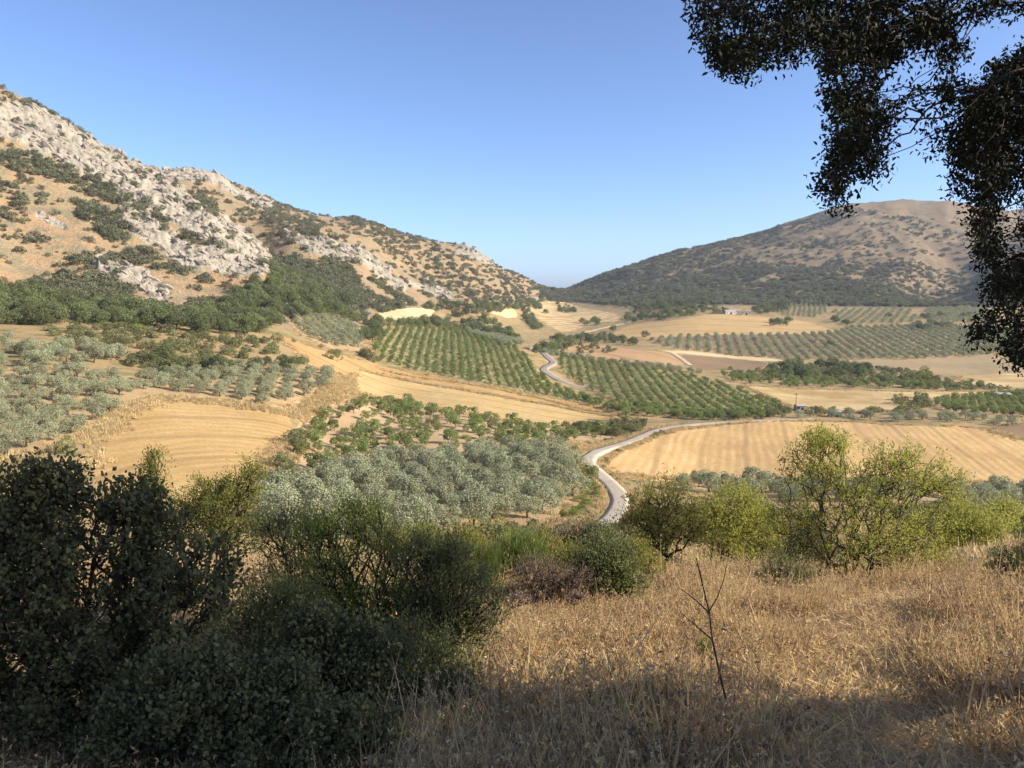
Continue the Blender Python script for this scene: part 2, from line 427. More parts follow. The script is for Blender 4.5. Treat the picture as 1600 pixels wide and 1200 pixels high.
# ------------------------------------------------------------------ fields traced from the photograph onto the ground
FIELDS = [  # name, material, label, category, outline in photograph pixels
    ('olive_grove_ground', 'groveground', 'dry tan earth under the terraced olive grove below the oak belt', [(-60, 585), (100, 575), (200, 590), (400, 570), (545, 585), (530, 600), (470, 640), (430, 640), (310, 624), (250, 618), (195, 636), (150, 680), (90, 700), (-60, 730)]),
    ('stubble_field', 'F1', 'golden stubble field with curved harvest swaths beside the olive terrace', [(150, 700), (200, 642), (250, 625), (310, 630), (400, 640), (450, 648), (458, 665), (450, 690), (425, 720), (400, 760), (330, 800), (240, 800), (150, 760)]),
    ('stubble_field', 'F2', 'yellow stubble strip with straight swaths between the two almond orchards', [(562, 579), (620, 592), (750, 615), (870, 636), (960, 650), (962, 664), (880, 669), (760, 653), (640, 629), (560, 613), (536, 602)]),
    ('stubble_field', 'F2b', 'orange bare stubble strip running along the large almond orchard', [(425, 518), (480, 540), (560, 562), (600, 573), (700, 592), (850, 620), (990, 645), (1000, 655), (960, 649), (870, 635), (750, 614), (620, 591), (562, 578), (536, 601), (505, 620), (484, 636), (470, 632), (540, 590), (480, 570)]),
    ('stubble_field', 'F3', 'broad golden stubble field inside the bend of the pale road', [(941, 716), (962, 702), (1012, 685), (1062, 671), (1130, 663), (1200, 658), (1280, 658), (1400, 664), (1530, 668), (1600, 690), (1660, 690), (1660, 765), (1500, 752), (1400, 748), (1200, 752), (1100, 750), (1000, 752), (962, 744), (942, 732)]),
    ('ploughed_field', 'brown', 'dark brown ploughed corner beside the broad golden stubble field', [(1530, 664), (1660, 664), (1660, 688), (1600, 688)]),
    ('stubble_field', 'F4', 'narrow straw coloured stubble field behind the small hut and pole', [(1160, 602), (1240, 607), (1400, 612), (1500, 612), (1560, 614), (1425, 626), (1400, 641), (1330, 643), (1250, 643), (1222, 628)]),
    ('stubble_field', 'F5', 'reddish stubble field with a pale track at its end', [(875, 544), (920, 535), (980, 543), (1045, 552), (1076, 571), (1000, 567), (930, 558)]),
    ('ploughed_field', 'brown', 'flat brown ploughed field below the striped olive plantation', [(1057, 554), (1120, 558), (1200, 566), (1192, 577), (1088, 579)]),
    ('stubble_field', 'pale', 'pale straw strip along the edge of the brown ploughed field', [(1030, 547), (1100, 550), (1230, 563), (1200, 565), (1120, 557), (1055, 552)]),
    ('stubble_field', 'F7', 'golden stubble rise below the white farm buildings', [(950, 526), (990, 506), (1060, 500), (1110, 490), (1160, 492), (1250, 500), (1310, 517), (1300, 522), (1180, 522), (1080, 525), (1010, 530)]),
    ('stubble_field', 'F8', 'small striped stubble fields below the house at the pass', [(822, 478), (850, 471), (880, 471), (920, 483), (975, 492), (960, 503), (920, 505), (905, 515), (880, 520), (850, 505)]),
    ('stubble_field', 'pale', 'small pale clearing among dark oaks under the mountain', [(590, 488), (640, 480), (680, 484), (672, 496), (640, 502), (600, 498)]),
    ('stubble_field', 'pale', 'pale sloping clearing beside the row of oaks near the pass', [(765, 488), (800, 480), (812, 496), (790, 497)]),
    ('olive_grove_ground', 'groveground', 'dry ground of the striped olive plantation on the far side of the valley', [(1010, 530), (1080, 525), (1300, 522), (1330, 511), (1480, 508), (1570, 515), (1640, 530), (1640, 553), (1560, 555), (1400, 561), (1250, 562), (1130, 555), (1050, 545)]),
    ('fallow_field', 'beige', 'dull beige fallow field below the striped olive plantation', [(1240, 564), (1420, 562), (1560, 556), (1660, 556), (1660, 583), (1500, 586), (1400, 584), (1300, 578)]),
    ('stubble_field', 'F11', 'pale golden stubble field beyond the green thicket', [(1480, 588), (1660, 580), (1660, 607), (1540, 605)]),
    ('orchard_ground', 'greensoil', 'weedy tan earth of the large almond orchard with dense rows', [(588, 518), (640, 510), (720, 518), (800, 540), (832, 565), (856, 600), (950, 634), (900, 628), (760, 600), (600, 570), (584, 545)]),
    ('orchard_ground', 'greensoil', 'weedy tan earth of the young orchard whose rows fan beyond the paved lane', [(868, 556), (960, 568), (1060, 583), (1130, 600), (1232, 636), (1200, 652), (1100, 657), (1000, 644), (930, 614), (884, 588)]),
    ('orchard_ground', 'soil', 'bare earth of the scattered almond orchard above the olive grove', [(470, 650), (560, 618), (640, 632), (760, 655), (880, 672), (960, 668), (978, 684), (900, 697), (820, 704), (700, 712), (640, 718), (560, 742), (470, 760), (455, 710)]),
    ('olive_grove_ground', 'groveground', 'earth under the dense silvery olive grove beside the road bend', [(400, 790), (480, 747), (580, 727), (700, 714), (880, 700), (905, 720), (915, 760), (892, 790), (820, 822), (760, 838), (620, 856), (420, 860)]),
    ('olive_grove_ground', 'groveground', 'earth under the small olive grove below the oak woods and almond orchard', [(452, 497), (500, 488), (562, 508), (575, 546), (530, 550), (470, 526)]),
    ('orchard_ground', 'soil', 'earth of the dark green orchard next to the white shed', [(1450, 628), (1540, 618), (1660, 612), (1660, 655), (1480, 647)]),
    ('olive_grove_ground', 'groveground', 'red-brown earth between the olives along the broad stubble field', [(1050, 755), (1200, 754), (1400, 750), (1520, 755), (1660, 768), (1660, 850), (1480, 800), (1200, 790), (1060, 775)]),
]
M['F1'] = stubble('stubble_curved', (-12.0, 118.0), 3.0, .5, 5.0)
M['F2'] = stubble('stubble_rows_a', R(76), 3.2, .8, 1.4, c1=(.47, .33, .135), c2=(.42, .28, .11), sc_=(.58, .455, .235))
M['F2b'] = stubble('stubble_orange', R(72), 5.0, .4, 1.5, c1=(.44, .285, .115), c2=(.39, .24, .095))
M['F3'] = stubble('stubble_rows_b', R(-16), 2.6, .42, 3.0, c1=(.56, .375, .16), c2=(.47, .30, .12), sc_=(.68, .51, .26))
M['F4'] = stubble('stubble_rows_c', R(60), 7, .4, 1.5, c1=(.60, .46, .22))
M['F5'] = stubble('stubble_red', R(20), 8, .45, 1.2, c1=(.45, .29, .14), c2=(.40, .25, .12), sc_=(.52, .38, .2))
M['F7'] = stubble('stubble_rows_d', R(70), 12, .4, 1.5, c1=(.52, .36, .16), c2=(.46, .31, .13))
M['F8'] = stubble('stubble_rows_e', R(-35), 12, .95, 1.0, c1=(.47, .34, .15), sc_=(.66, .54, .32))
M['F11'] = stubble('stubble_rows_f', R(50), 9, .4, 1.5, c1=(.62, .48, .25))
WPOLY = [hit(refine(f[3], 1)) for f in FIELDS]

# polar grid, fine where the picture looks
def spaced(knots):
    return np.concatenate([np.exp(np.linspace(math.log(a), math.log(b), k, endpoint=False)) for a, b, k in knots] + [[knots[-1][1]]])
RR = spaced([(.3, 3, 22), (3, 30, 110), (30, 120, 80), (120, 1000, 430), (1000, 2050, 150), (2050, 7000, 24)])
AZ = np.concatenate([np.linspace(-180, -60, 34, endpoint=False), np.linspace(-60, -35.5, 40, endpoint=False),
                     np.linspace(-35.5, 35.5, 800, endpoint=False), np.linspace(35.5, 60, 40, endpoint=False), np.linspace(60, 180, 35)])
AZ = np.radians(AZ)
nR, nA = len(RR), len(AZ)
LR = np.log(RR)
lrg, azg = np.meshgrid(LR, AZ, indexing='ij')
hr = np.gradient(LR)[:, None] * np.ones((1, nA)); ha = np.gradient(AZ)[None, :] * np.ones((nR, 1))
# pull grid points onto the traced outlines so field edges stay clean
infr = (np.abs(azg) < R(37)) & (lrg > math.log(60))
lr2, az2 = lrg.copy(), azg.copy()
bestd = np.full(lrg.shape, .62)
for poly in WPOLY:
    pa = np.arctan2(poly[:, 0], poly[:, 1]); pl = np.log(np.hypot(poly[:, 0], poly[:, 1]))
    i0, i1 = np.searchsorted(LR, [pl.min() - .02, pl.max() + .02]); j0, j1 = np.searchsorted(AZ, [pa.min() - .01, pa.max() + .01])
    if i1 - i0 < 2 or j1 - j0 < 2: continue
    sl = (slice(i0, i1), slice(j0, j1))
    L0, A0, HR, HA = lrg[sl], azg[sl], hr[sl], ha[sl]
    bd_, bl, ba = bestd[sl], lr2[sl], az2[sl]
    for k in range(len(pa)):
        x0 = (pa[k - 1] - A0) / HA; y0 = (pl[k - 1] - L0) / HR
        x1 = (pa[k] - A0) / HA; y1 = (pl[k] - L0) / HR
        dx, dy = x1 - x0, y1 - y0
        t_ = np.clip(-(x0 * dx + y0 * dy) / (dx * dx + dy * dy + 1e-9), 0, 1)
        qx, qy = x0 + t_ * dx, y0 + t_ * dy
        d_ = np.hypot(qx, qy)
        c = d_ < bd_
        bd_[c] = d_[c]; ba[c] = (A0 + qx * HA)[c]; bl[c] = (L0 + qy * HR)[c]
gx = np.exp(lr2) * np.sin(az2); gy = np.exp(lr2) * np.cos(az2)
gz, grock, ghill, gpx, gpy = height(gx, gy, True)
fx = .25 * (gx[:-1, :-1] + gx[1:, :-1] + gx[:-1, 1:] + gx[1:, 1:]); fy = .25 * (gy[:-1, :-1] + gy[1:, :-1] + gy[:-1, 1:] + gy[1:, 1:])
fz = .25 * (gz[:-1, :-1] + gz[1:, :-1] + gz[:-1, 1:] + gz[1:, 1:])
fh = ghill[:-1, :-1]
fr = np.hypot(fx, fy)
cls = np.full(fx.shape, -1)                     # -1 valley ground
faz = np.degrees(np.arctan2(fx, fy))
cls[(fr < 60) & (np.abs(faz) < 180)] = -2       # the slope underfoot
mount = (fr > 325) & (faz < 4.5) & (faz > -170) & (fh > .02)
cls[mount] = -3
cls[(fr > 950) & (faz >= 2.0) & (faz < 120) & (fh > .02)] = -4
for i, poly in enumerate(WPOLY):
    m_ = inpoly(fx, fy, poly) & (fr > 60)
    cls[m_] = i
IDX = np.arange(nR * nA).reshape(nR, nA)
FQ = np.stack([IDX[:-1, :-1], IDX[:-1, 1:], IDX[1:, 1:], IDX[1:, :-1]], -1)
VV = np.stack([gx, gy, gz], -1).reshape(-1, 3)
def terrain_piece(name, code, mat, label, cat):
    f = FQ[cls == code]
    if code == -2: pass
    if not len(f): return
    u, inv = np.unique(f.ravel(), return_inverse=True)
    V = VV[u]
    faces = [inv.reshape(-1, 4)[:, ::-1]]
    if code == -2:                               # close the middle under the camera
        ring = np.searchsorted(u, IDX[0, :-1])
        V = np.vstack([V, [[0, 0, -1.62]]])
        c0 = len(V) - 1
        faces.append(np.stack([ring, np.full(len(ring), c0), np.roll(ring, -1)], -1)[:, ::-1])
    me = mesh(name, V, faces, mat, smooth=True)
    a = me.attributes.new('rock', 'FLOAT', 'POINT')
    rk = grock.ravel()[u]
    if code == -2: rk = np.append(rk, 0)
    a.data.foreach_set('value', rk.astype(np.float32))
    return tag(obj(name, me), label, cat, kind='structure')
terrain_piece('valley_ground', -1, M['ground'], 'dry scrubby valley ground between the fields and groves', 'ground')
terrain_piece('grassy_slope', -2, M['foreslope'], 'brown earth of the shaded grassy slope underfoot', 'ground')
terrain_piece('mountain', -3, M['mountain'], 'rocky limestone mountain with ochre slopes and scattered bushes', 'mountain')
terrain_piece('hill', -4, M['hill'], 'broad brown scrub covered hill across the valley', 'hill')
for i, f in enumerate(FIELDS):
    terrain_piece(f[0], i, M[f[1]], f[2], 'field')

# ------------------------------------------------------------------ roads: a slab draped on the ground
def road(name, pix, width, mat, label, lift=.08, n_=160):
    P_ = np.asarray(pix, float)
    for _ in range(3):                           # smooth the traced line (open Chaikin)
        q = np.stack([P_[:-1] * .75 + P_[1:] * .25, P_[:-1] * .25 + P_[1:] * .75], 1).reshape(-1, 2)
        P_ = np.vstack([P_[:1], q, P_[-1:]])
    c = hit(P_)
    s_ = np.concatenate([[0], np.cumsum(np.hypot(*np.diff(c, axis=0).T))])
    tt = np.linspace(0, s_[-1], n_)
    c = np.stack([np.interp(tt, s_, c[:, 0]), np.interp(tt, s_, c[:, 1])], 1)
    for _ in range(4): c[1:-1] = (c[:-2] + 2 * c[1:-1] + c[2:]) / 4
    T = np.gradient(c, axis=0); T /= np.linalg.norm(T, axis=1)[:, None]
    Nn = np.stack([-T[:, 1], T[:, 0]], 1)
    offs = np.array([-.5, -.5, -.25, 0, .25, .5, .5]) * width
    wob = 1 + .05 * np.sin(tt * .37) + .03 * np.sin(tt * 1.3)
    Pt = c[:, None, :] + Nn[:, None, :] * (offs[None, :] * wob[:, None])[..., None]
    H = height(Pt[..., 0], Pt[..., 1])
    zc = np.maximum(H.max(1), H[:, 3]) + lift
    for _ in range(6): zc[1:-1] = (zc[:-2] + 2 * zc[1:-1] + zc[2:]) / 4
    zz = np.repeat(zc[:, None], 7, 1) + np.array([0, 0, .03, .05, .03, 0, 0])
    zz[:, 0] -= 1.2; zz[:, 6] -= 1.2
    V = np.dstack([Pt, zz]).reshape(-1, 3)
    I = np.arange(n_ * 7).reshape(n_, 7)
    Fq = np.stack([I[:-1, :-1], I[1:, :-1], I[1:, 1:], I[:-1, 1:]], -1).reshape(-1, 4)
    tag(obj(name, mesh(name, V, Fq[:, ::-1], mat, True)), label, 'road', kind='structure')
    return c
M['road'] = ground_mat('worn_concrete', (.46, .40, .31), (.40, .345, .265), (.31, .25, .175), .3, 1.2, .25, 5., bump=.15, bd=.02)
M['lane'] = ground_mat('grey_asphalt', (.33, .29, .24), (.28, .245, .20), None, .2, fine=3., bump=.1, bd=.02)
M['track'] = ground_mat('dirt_track', (.56, .45, .29), (.50, .39, .23), None, .2, bump=.1)
ROADC = road('road', [(905, 850), (935, 826), (962, 806), (972, 782), (955, 758), (925, 736), (914, 720), (935, 705), (975, 694), (1005, 681), (1030, 671), (1075, 664), (1130, 659.5), (1190, 657), (1270, 655)], 3.7, M['road'], 'pale concrete road winding between the olive grove and the broad stubble field')
road('lane', [(822, 545), (838, 540), (858, 563), (868, 568), (846, 577), (856, 585), (885, 600), (925, 607)], 4.6, M['lane'], 'grey asphalt lane zigzagging beside the large almond orchard')
road('dirt_track', [(1078, 572), (1066, 562), (1050, 552)], 3.5, M['track'], 'pale dirt track at the end of the reddish stubble field')
road('dirt_track', [(905, 521), (940, 513), (985, 503)], 5, M['track'], 'pale dirt track climbing past the oaks to the golden rise', n_=60)

# ------------------------------------------------------------------ plants: leaves, branches, trees
def unit(v):
    return v / (np.linalg.norm(v, axis=-1, keepdims=True) + 1e-9)
def leaves(P_, D, size, aspect=.45, fold=.18, g=rng, up=None, fine=False):
    """one folded blade per leaf: a rhombus, or six points (base, sides, tip) for leaves close by"""
    n_ = len(P_)
    size = np.broadcast_to(np.asarray(size, float), (n_,)) * g.uniform(.65, 1.3, n_)
    D = unit(D)
    ref = unit(g.normal(size=(n_, 3)) if up is None else up + g.normal(size=(n_, 3)) * .45)
    Sd = unit(np.cross(D, ref)); Nn = np.cross(Sd, D)
    L = (D * size[:, None]); Wd = Sd * (size * aspect * .5)[:, None]; Fd = Nn * (size * fold)[:, None]
    if fine:
        a1, a2, c = P_ + L * .28, P_ + L * .68, -Nn * (size * .08)[:, None]
        V = np.stack([P_, a1 + Wd * .9 + Fd * .8, a2 + Wd * .85 + Fd * .7, P_ + L + c, a2 - Wd * .85 + Fd * .7, a1 - Wd * .9 + Fd * .8], 1).reshape(-1, 3)
        b = np.arange(n_)[:, None] * 6
        return V, np.concatenate([b + [0, 1, 5], b + [1, 2, 5], b + [2, 4, 5], b + [2, 3, 4]], 1).reshape(-1, 3)
    mid = P_ + L * .45
    V = np.stack([P_, mid + Wd + Fd, P_ + L, mid - Wd + Fd], 1).reshape(-1, 3)
    b = np.arange(n_)[:, None] * 4
    return V, np.concatenate([b + [0, 1, 2], b + [0, 2, 3]], 1).reshape(-1, 3)
def tubes(paths, sides=4):
    """paths: list of (pts (k,3), radii (k,))"""
    Vs, Fs, base = [], [], 0
    ang = np.linspace(0, 2 * math.pi, sides, endpoint=False)
    ca, sa = np.cos(ang), np.sin(ang)
    for p, r_ in paths:
        p = np.asarray(p, float); r_ = np.asarray(r_, float)
        k = len(p)
        T = unit(np.gradient(p, axis=0))
        ref = np.where(np.abs(T[:, 2:3]) > .9, [[1., 0, 0]], [[0, 0, 1.]])
        X = unit(np.cross(T, ref)); Y = np.cross(T, X)
        V = p[:, None] + (X[:, None] * ca[None, :, None] + Y[:, None] * sa[None, :, None]) * r_[:, None, None]
        I = base + np.arange(k * sides).reshape(k, sides)
        J = np.roll(I, -1, 1)
        Fs.append(np.stack([I[:-1], J[:-1], J[1:], I[1:]], -1).reshape(-1, 4))
        Vs.append(V.reshape(-1, 3)); base += k * sides
    return np.concatenate(Vs), np.concatenate(Fs)
def join(*parts):
    Vs, Fs, b = [], [], 0
    for V, F_ in parts:
        Vs.append(V); Fs.append(np.asarray(F_) + b); b += len(V)
    return np.concatenate(Vs), Fs

def crown_mesh(g, rx, rz, cz, nclump, nleaf, lsize, clump=.42, flat=0, aspect=.6, gap=.0, shape='round'):
    """leaf clumps spread through an uneven crown volume"""
    C = unit(g.normal(size=(nclump, 3)))
    C[:, 2] = np.where(C[:, 2] < -.72, -C[:, 2] * .6, C[:, 2])
    rad = g.uniform(.5, .98, nclump)
    C = C * rad[:, None]
    if shape == 'vase': C[:, :2] *= (.55 + .5 * (C[:, 2:3] * .5 + .5))
    lump = g.uniform(.5, 1.4, nclump) * clump
    k = g.integers(0, nclump, nleaf)
    dirs = unit(g.normal(size=(nleaf, 3)) + unit(C[k]) * .8)
    rr = lump[k] * g.uniform(.45, 1.0, nleaf) ** .5
    Pn = C[k] + dirs * rr[:, None]
    Pn[:, 2] = np.maximum(Pn[:, 2], -.95 + .3 * g.random(nleaf))
    Pw = Pn * [rx, rx, rz] + [0, 0, cz]
    out = unit(dirs + g.normal(size=(nleaf, 3)) * .35)
    # leaf plane roughly faces outward so each clump has a lit and a dark side
    tang = unit(np.cross(out, unit(g.normal(size=(nleaf, 3)))))
    return leaves(Pw, tang + out * .3, lsize, aspect, .12, g, up=out)
def trunk_mesh(g, h, r_, lean=.1, forks=4, spread=.8, rise=1.0):
    paths = []
    top = np.array([g.normal() * lean, g.normal() * lean, h])
    pts = np.array([[0, 0, -.4], [0, 0, 0], top * [.4, .6, .4], top])
    paths.append((pts, np.array([1.5, 1.25, .95, .8]) * r_))
    for i in range(forks):
        a = i * 2 * math.pi / forks + g.random()
        e = top + np.array([math.cos(a) * spread, math.sin(a) * spread, rise * g.uniform(.7, 1.2)])
        m_ = top + (e - top) * .5 + np.array([math.cos(a), math.sin(a), -.2]) * spread * .15
        paths.append((np.array([top, m_, e]), np.array([.65, .42, .15]) * r_))
        for q in range(2):
            e2 = e + np.array([g.normal() * .4, g.normal() * .4, .4]) * spread * .8
            paths.append((np.array([m_, (m_ + e2) / 2 + g.normal(size=3) * .08, e2]), np.array([.35, .22, .08]) * r_))
    return tubes(paths, 6)

M['olive_leaf'] = leaf_mat('olive_leaves', (.27, .29, .165), (.43, .445, .285), .32, var=.14)
M['almond_leaf'] = leaf_mat('almond_leaves', (.175, .225, .07), (.30, .345, .115), .42, var=.18)
M['oak_leaf'] = leaf_mat('oak_leaves', (.115, .145, .055), (.22, .245, .10), .34, var=.3)
M['shrub_leaf'] = leaf_mat('scrub_leaves', (.15, .165, .065), (.28, .27, .12), .35, var=.3)
M['hillscrub_leaf'] = leaf_mat('hill_scrub_leaves', (.13, .14, .078), (.24, .235, .135), .32, var=.35)
M['green_leaf'] = leaf_mat('bright_green_leaves', (.17, .22, .045), (.31, .34, .08), .42, var=.2)
M['bark'] = plain_mat('grey_bark', (.16, .13, .10), (.09, .07, .055), 6, stretch=(1, 1, .25), bump=.6)
M['darkbark'] = plain_mat('dark_bark', (.085, .065, .05), (.045, .035, .028), 8, stretch=(1, 1, .25), bump=.6)

def proto(kind, seed, detail):
    """crown mesh, trunk mesh in metres, base at the origin; detail scales the leaf count"""
    g = np.random.default_rng(seed)
    if kind == 'olive':
        c = crown_mesh(g, 2.3, 1.75, 2.2, 18, int(2400 * detail), .30 / detail ** .42, .46, aspect=.5)
        t = trunk_mesh(g, 1.2, .2, .15, 4, .8, .9); lm, bm = 'olive_leaf', 'bark'
    elif kind == 'almond':
        c = crown_mesh(g, 1.75, 1.3, 1.95, 12, int(1500 * detail), .27 / detail ** .42, .44, aspect=.55, shape='vase')
        t = trunk_mesh(g, .8, .09, .05, 4, .7, 1.0); lm, bm = 'almond_leaf', 'darkbark'
    elif kind == 'oak':
        c = crown_mesh(g, 3.6, 2.9, 3.0, 26, int(2800 * detail), .42 / detail ** .42, .40, aspect=.6)
        t = trunk_mesh(g, 1.5, .28, .2, 5, 1.3, 1.6); lm, bm = 'oak_leaf', 'darkbark'
    elif kind == 'shrub':
        c = crown_mesh(g, 1.45, 1.15, .85, 12, int(1000 * detail), .26 / detail ** .42, .44, aspect=.55)
        t = trunk_mesh(g, .25, .06, .05, 5, .5, .6); lm, bm = 'shrub_leaf', 'bark'
    elif kind == 'hillscrub':
        c = crown_mesh(g, 1.6, 1.1, .8, 10, int(700 * detail), .34 / detail ** .42, .46, aspect=.6)
        t = trunk_mesh(g, .25, .06, .05, 4, .5, .5); lm, bm = 'hillscrub_leaf', 'bark'
    elif kind == 'greenshrub':
        c = crown_mesh(g, 1.5, 1.35, 1.0, 13, int(1300 * detail), .24 / detail ** .42, .44, aspect=.4)
        t = trunk_mesh(g, .3, .06, .05, 5, .5, .8); lm, bm = 'green_leaf', 'bark'
    elif kind == 'poplar':
        c = crown_mesh(g, 1.5, 3.6, 4.2, 20, int(1800 * detail), .32 / detail ** .42, .36, aspect=.7)
        t = trunk_mesh(g, 1.4, .16, .05, 4, .5, 2.2); lm, bm = 'almond_leaf', 'bark'
    return c, t, lm, bm
PROTO = {}
def protos(kind, nvar, detail, seed):
    key = (kind, detail)
    if key not in PROTO:
        out = []
        for i in range(nvar):
            c, t, lm, bm = proto(kind, seed + i, detail)
            cm = mesh(kind + '_crown', *c, M[lm]); tm = mesh(kind + '_trunk', *t, M[bm], True)
            V, Fs = join(c, t)
            whole = mesh(kind + '_whole', V, Fs, mats=[M[lm], M[bm]], midx=np.concatenate([np.zeros(len(Fs[0])), np.ones(len(Fs[1]))]))
            out.append((cm, tm, whole))
        PROTO[key] = out
    return PROTO[key]

def plant(kind, name, x, y, z, s, label, cat, group, parts=True, g=rng, detail=1.0, squash=1.0, nvar=6):
    pr = protos(kind, nvar, detail, {'olive': 100, 'almond': 200, 'oak': 300, 'shrub': 400, 'hillscrub': 500, 'greenshrub': 600, 'poplar': 700}[kind])
    cm, tm, whole = pr[int(g.integers(0, len(pr)))]
    rz = g.uniform(0, 6.28)
    if parts:
        e = empty(name, (x, y, z), rz)
        obj('crown', cm, e); obj('trunk', tm, e)
    else:
        e = obj(name, whole); e.location = (x, y, z); e.rotation_euler = (0, 0, rz)
    e.scale = (s * g.uniform(.86, 1.16), s * g.uniform(.86, 1.16), s * squash)
    return tag(e, label, cat, group)

def scatter(name, pts, scale, meshes, label, cat, tilt=0.0, g=rng, squash=None, bed=None):
    """uncountable cover: one object whose points carry copies of the given meshes"""
    pts = np.asarray(pts, np.float32); n_ = len(pts)
    me = bpy.data.meshes.new(name)
    me.vertices.add(n_); me.vertices.foreach_set('co', pts.ravel())
    rot = np.zeros((n_, 3), np.float32); rot[:, 2] = g.uniform(0, 6.28, n_)
    rot[:, :2] = g.normal(size=(n_, 2)) * tilt
    if bed is not None: rot += 0; rot[:, 2] = bed[0] + g.normal(size=n_) * .35; rot[:, 1] += bed[1]
    a = me.attributes.new('rot', 'FLOAT_VECTOR', 'POINT'); a.data.foreach_set('vector', rot.ravel())
    sv = np.repeat(np.asarray(scale, np.float32)[:, None], 3, 1)
    if squash is not None: sv[:, 2] *= squash
    a = me.attributes.new('scl', 'FLOAT_VECTOR', 'POINT'); a.data.foreach_set('vector', sv.ravel())
    a = me.attributes.new('idx', 'INT', 'POINT'); a.data.foreach_set('value', g.integers(0, len(meshes), n_).astype(np.int32))
    o = tag(obj(name, me), label, cat, kind='stuff')
    coll = bpy.data.collections.new(name + '_kinds')
    for i, m_ in enumerate(meshes):
        coll.objects.link(bpy.data.objects.new('%s_kind%d' % (name, i), m_))
    ng = bpy.data.node_groups.new(name, 'GeometryNodeTree')
    ng.interface.new_socket('Geometry', in_out='INPUT', socket_type='NodeSocketGeometry')
    ng.interface.new_socket('Geometry', in_out='OUTPUT', socket_type='NodeSocketGeometry')
    gi = ng.nodes.new('NodeGroupInput'); go = ng.nodes.new('NodeGroupOutput')
    ci = ng.nodes.new('GeometryNodeCollectionInfo'); ci.inputs[0].default_value = coll
    ci.inputs['Separate Children'].default_value = True; ci.inputs['Reset Children'].default_value = True
    ip = ng.nodes.new('GeometryNodeInstanceOnPoints')
    def at(nm, ty):
        q = ng.nodes.new('GeometryNodeInputNamedAttribute'); q.data_type = ty; q.inputs['Name'].default_value = nm
        return q.outputs['Attribute']
    er = ng.nodes.new('FunctionNodeEulerToRotation')
    L = ng.links.new
    L(gi.outputs[0], ip.inputs['Points']); L(ci.outputs[0], ip.inputs['Instance'])
    ip.inputs['Pick Instance'].default_value = True
    L(at('idx', 'INT'), ip.inputs['Instance Index'])
    L(at('rot', 'FLOAT_VECTOR'), er.inputs[0]); L(er.outputs[0], ip.inputs['Rotation'])
    L(at('scl', 'FLOAT_VECTOR'), ip.inputs['Scale'])
    L(ip.outputs[0], go.inputs[0])
    md = o.modifiers.new('cover', 'NODES'); md.node_group = ng
    return o

# ------------------------------------------------------------------ where the trees stand
def rows_in(poly, a, b, ang, jit=.3, g=rng, skip=0.0):
    """planting grid a x b metres at an angle, kept inside the world outline"""
    c = poly.mean(0); ext = np.abs(poly - c).max() * 1.6
    i = np.arange(-ext, ext, a); j = np.arange(-ext, ext, b)
    I, J = np.meshgrid(i, j); I = I.ravel(); J = J.ravel()
    I = I + g.normal(size=len(I)) * jit; J = J + g.normal(size=len(J)) * jit
    ca, sa = math.cos(ang), math.sin(ang)
    X = c[0] + I * ca - J * sa; Y = c[1] + I * sa + J * ca
    k = inpoly(X, Y, poly) & (g.random(len(X)) >= skip)
    return np.stack([X[k], Y[k]], 1)
def fill(pix, spacing, g=rng, keep=1.0, rough=.3):
    """uneven spread of points inside an outline given in photograph pixels"""
    poly = hit(refine(pix, 1))
    return rows_in(poly, spacing, spacing, g.uniform(0, 3), spacing * rough, g, 1 - keep)

SETS = {k: [] for k in ('olive', 'almond', 'oak', 'shrub', 'hillscrub', 'greenshrub')}   # x, y, scale, label id
LAB = []
def lab(text, group, marks=(), rest='', sizes=('small', 'mid-sized', 'large')):
    """marks: (phrase, line in photograph pixels or world points, metres): where along its grove a plant stands"""
    mk = [(ph, hit(ln) if np.max(np.abs(ln)) > 0 and isinstance(ln, list) else ln, dist) for ph, ln, dist in marks]
    LAB.append((text, group, mk, rest, sizes)); return len(LAB) - 1
def seg_dist(p, line):
    a, b = line[:-1], line[1:]; d = b - a
    t_ = np.clip(((p - a) * d).sum(1) / ((d * d).sum(1) + 1e-9), 0, 1)
    return float(np.min(np.linalg.norm(a + d * t_[:, None] - p, axis=1)))
def full_label(i, p, s_, lo, hi):
    text, grp, mk, rest, sizes = LAB[i]
    where = rest
    for ph, ln, dist in mk:
        if seg_dist(p, ln) < dist: where = ph; break
    size_ = sizes[0] if s_ < lo else sizes[2] if s_ > hi else sizes[1]
    full = (size_ + ' ' + text + ' ' + where).strip()
    return full, full_group(grp, size_, where)
def full_group(grp, size_, where): return (grp + ', ' + size_ + (' ones ' + where if where else ' ones'))
def add(kind, xy, smin, smax, lid, g=rng):
    xy = np.atleast_2d(xy)
    if not len(xy): return
    s = g.uniform(smin, smax, len(xy)) * np.where(g.random(len(xy)) < .15, .8, 1)
    SETS[kind].append(np.column_stack([xy, s, np.full(len(xy), lid)]))

OL = [f[3] for f in FIELDS]
def fidx(word): return next(i for i, f in enumerate(FIELDS) if word in f[2])
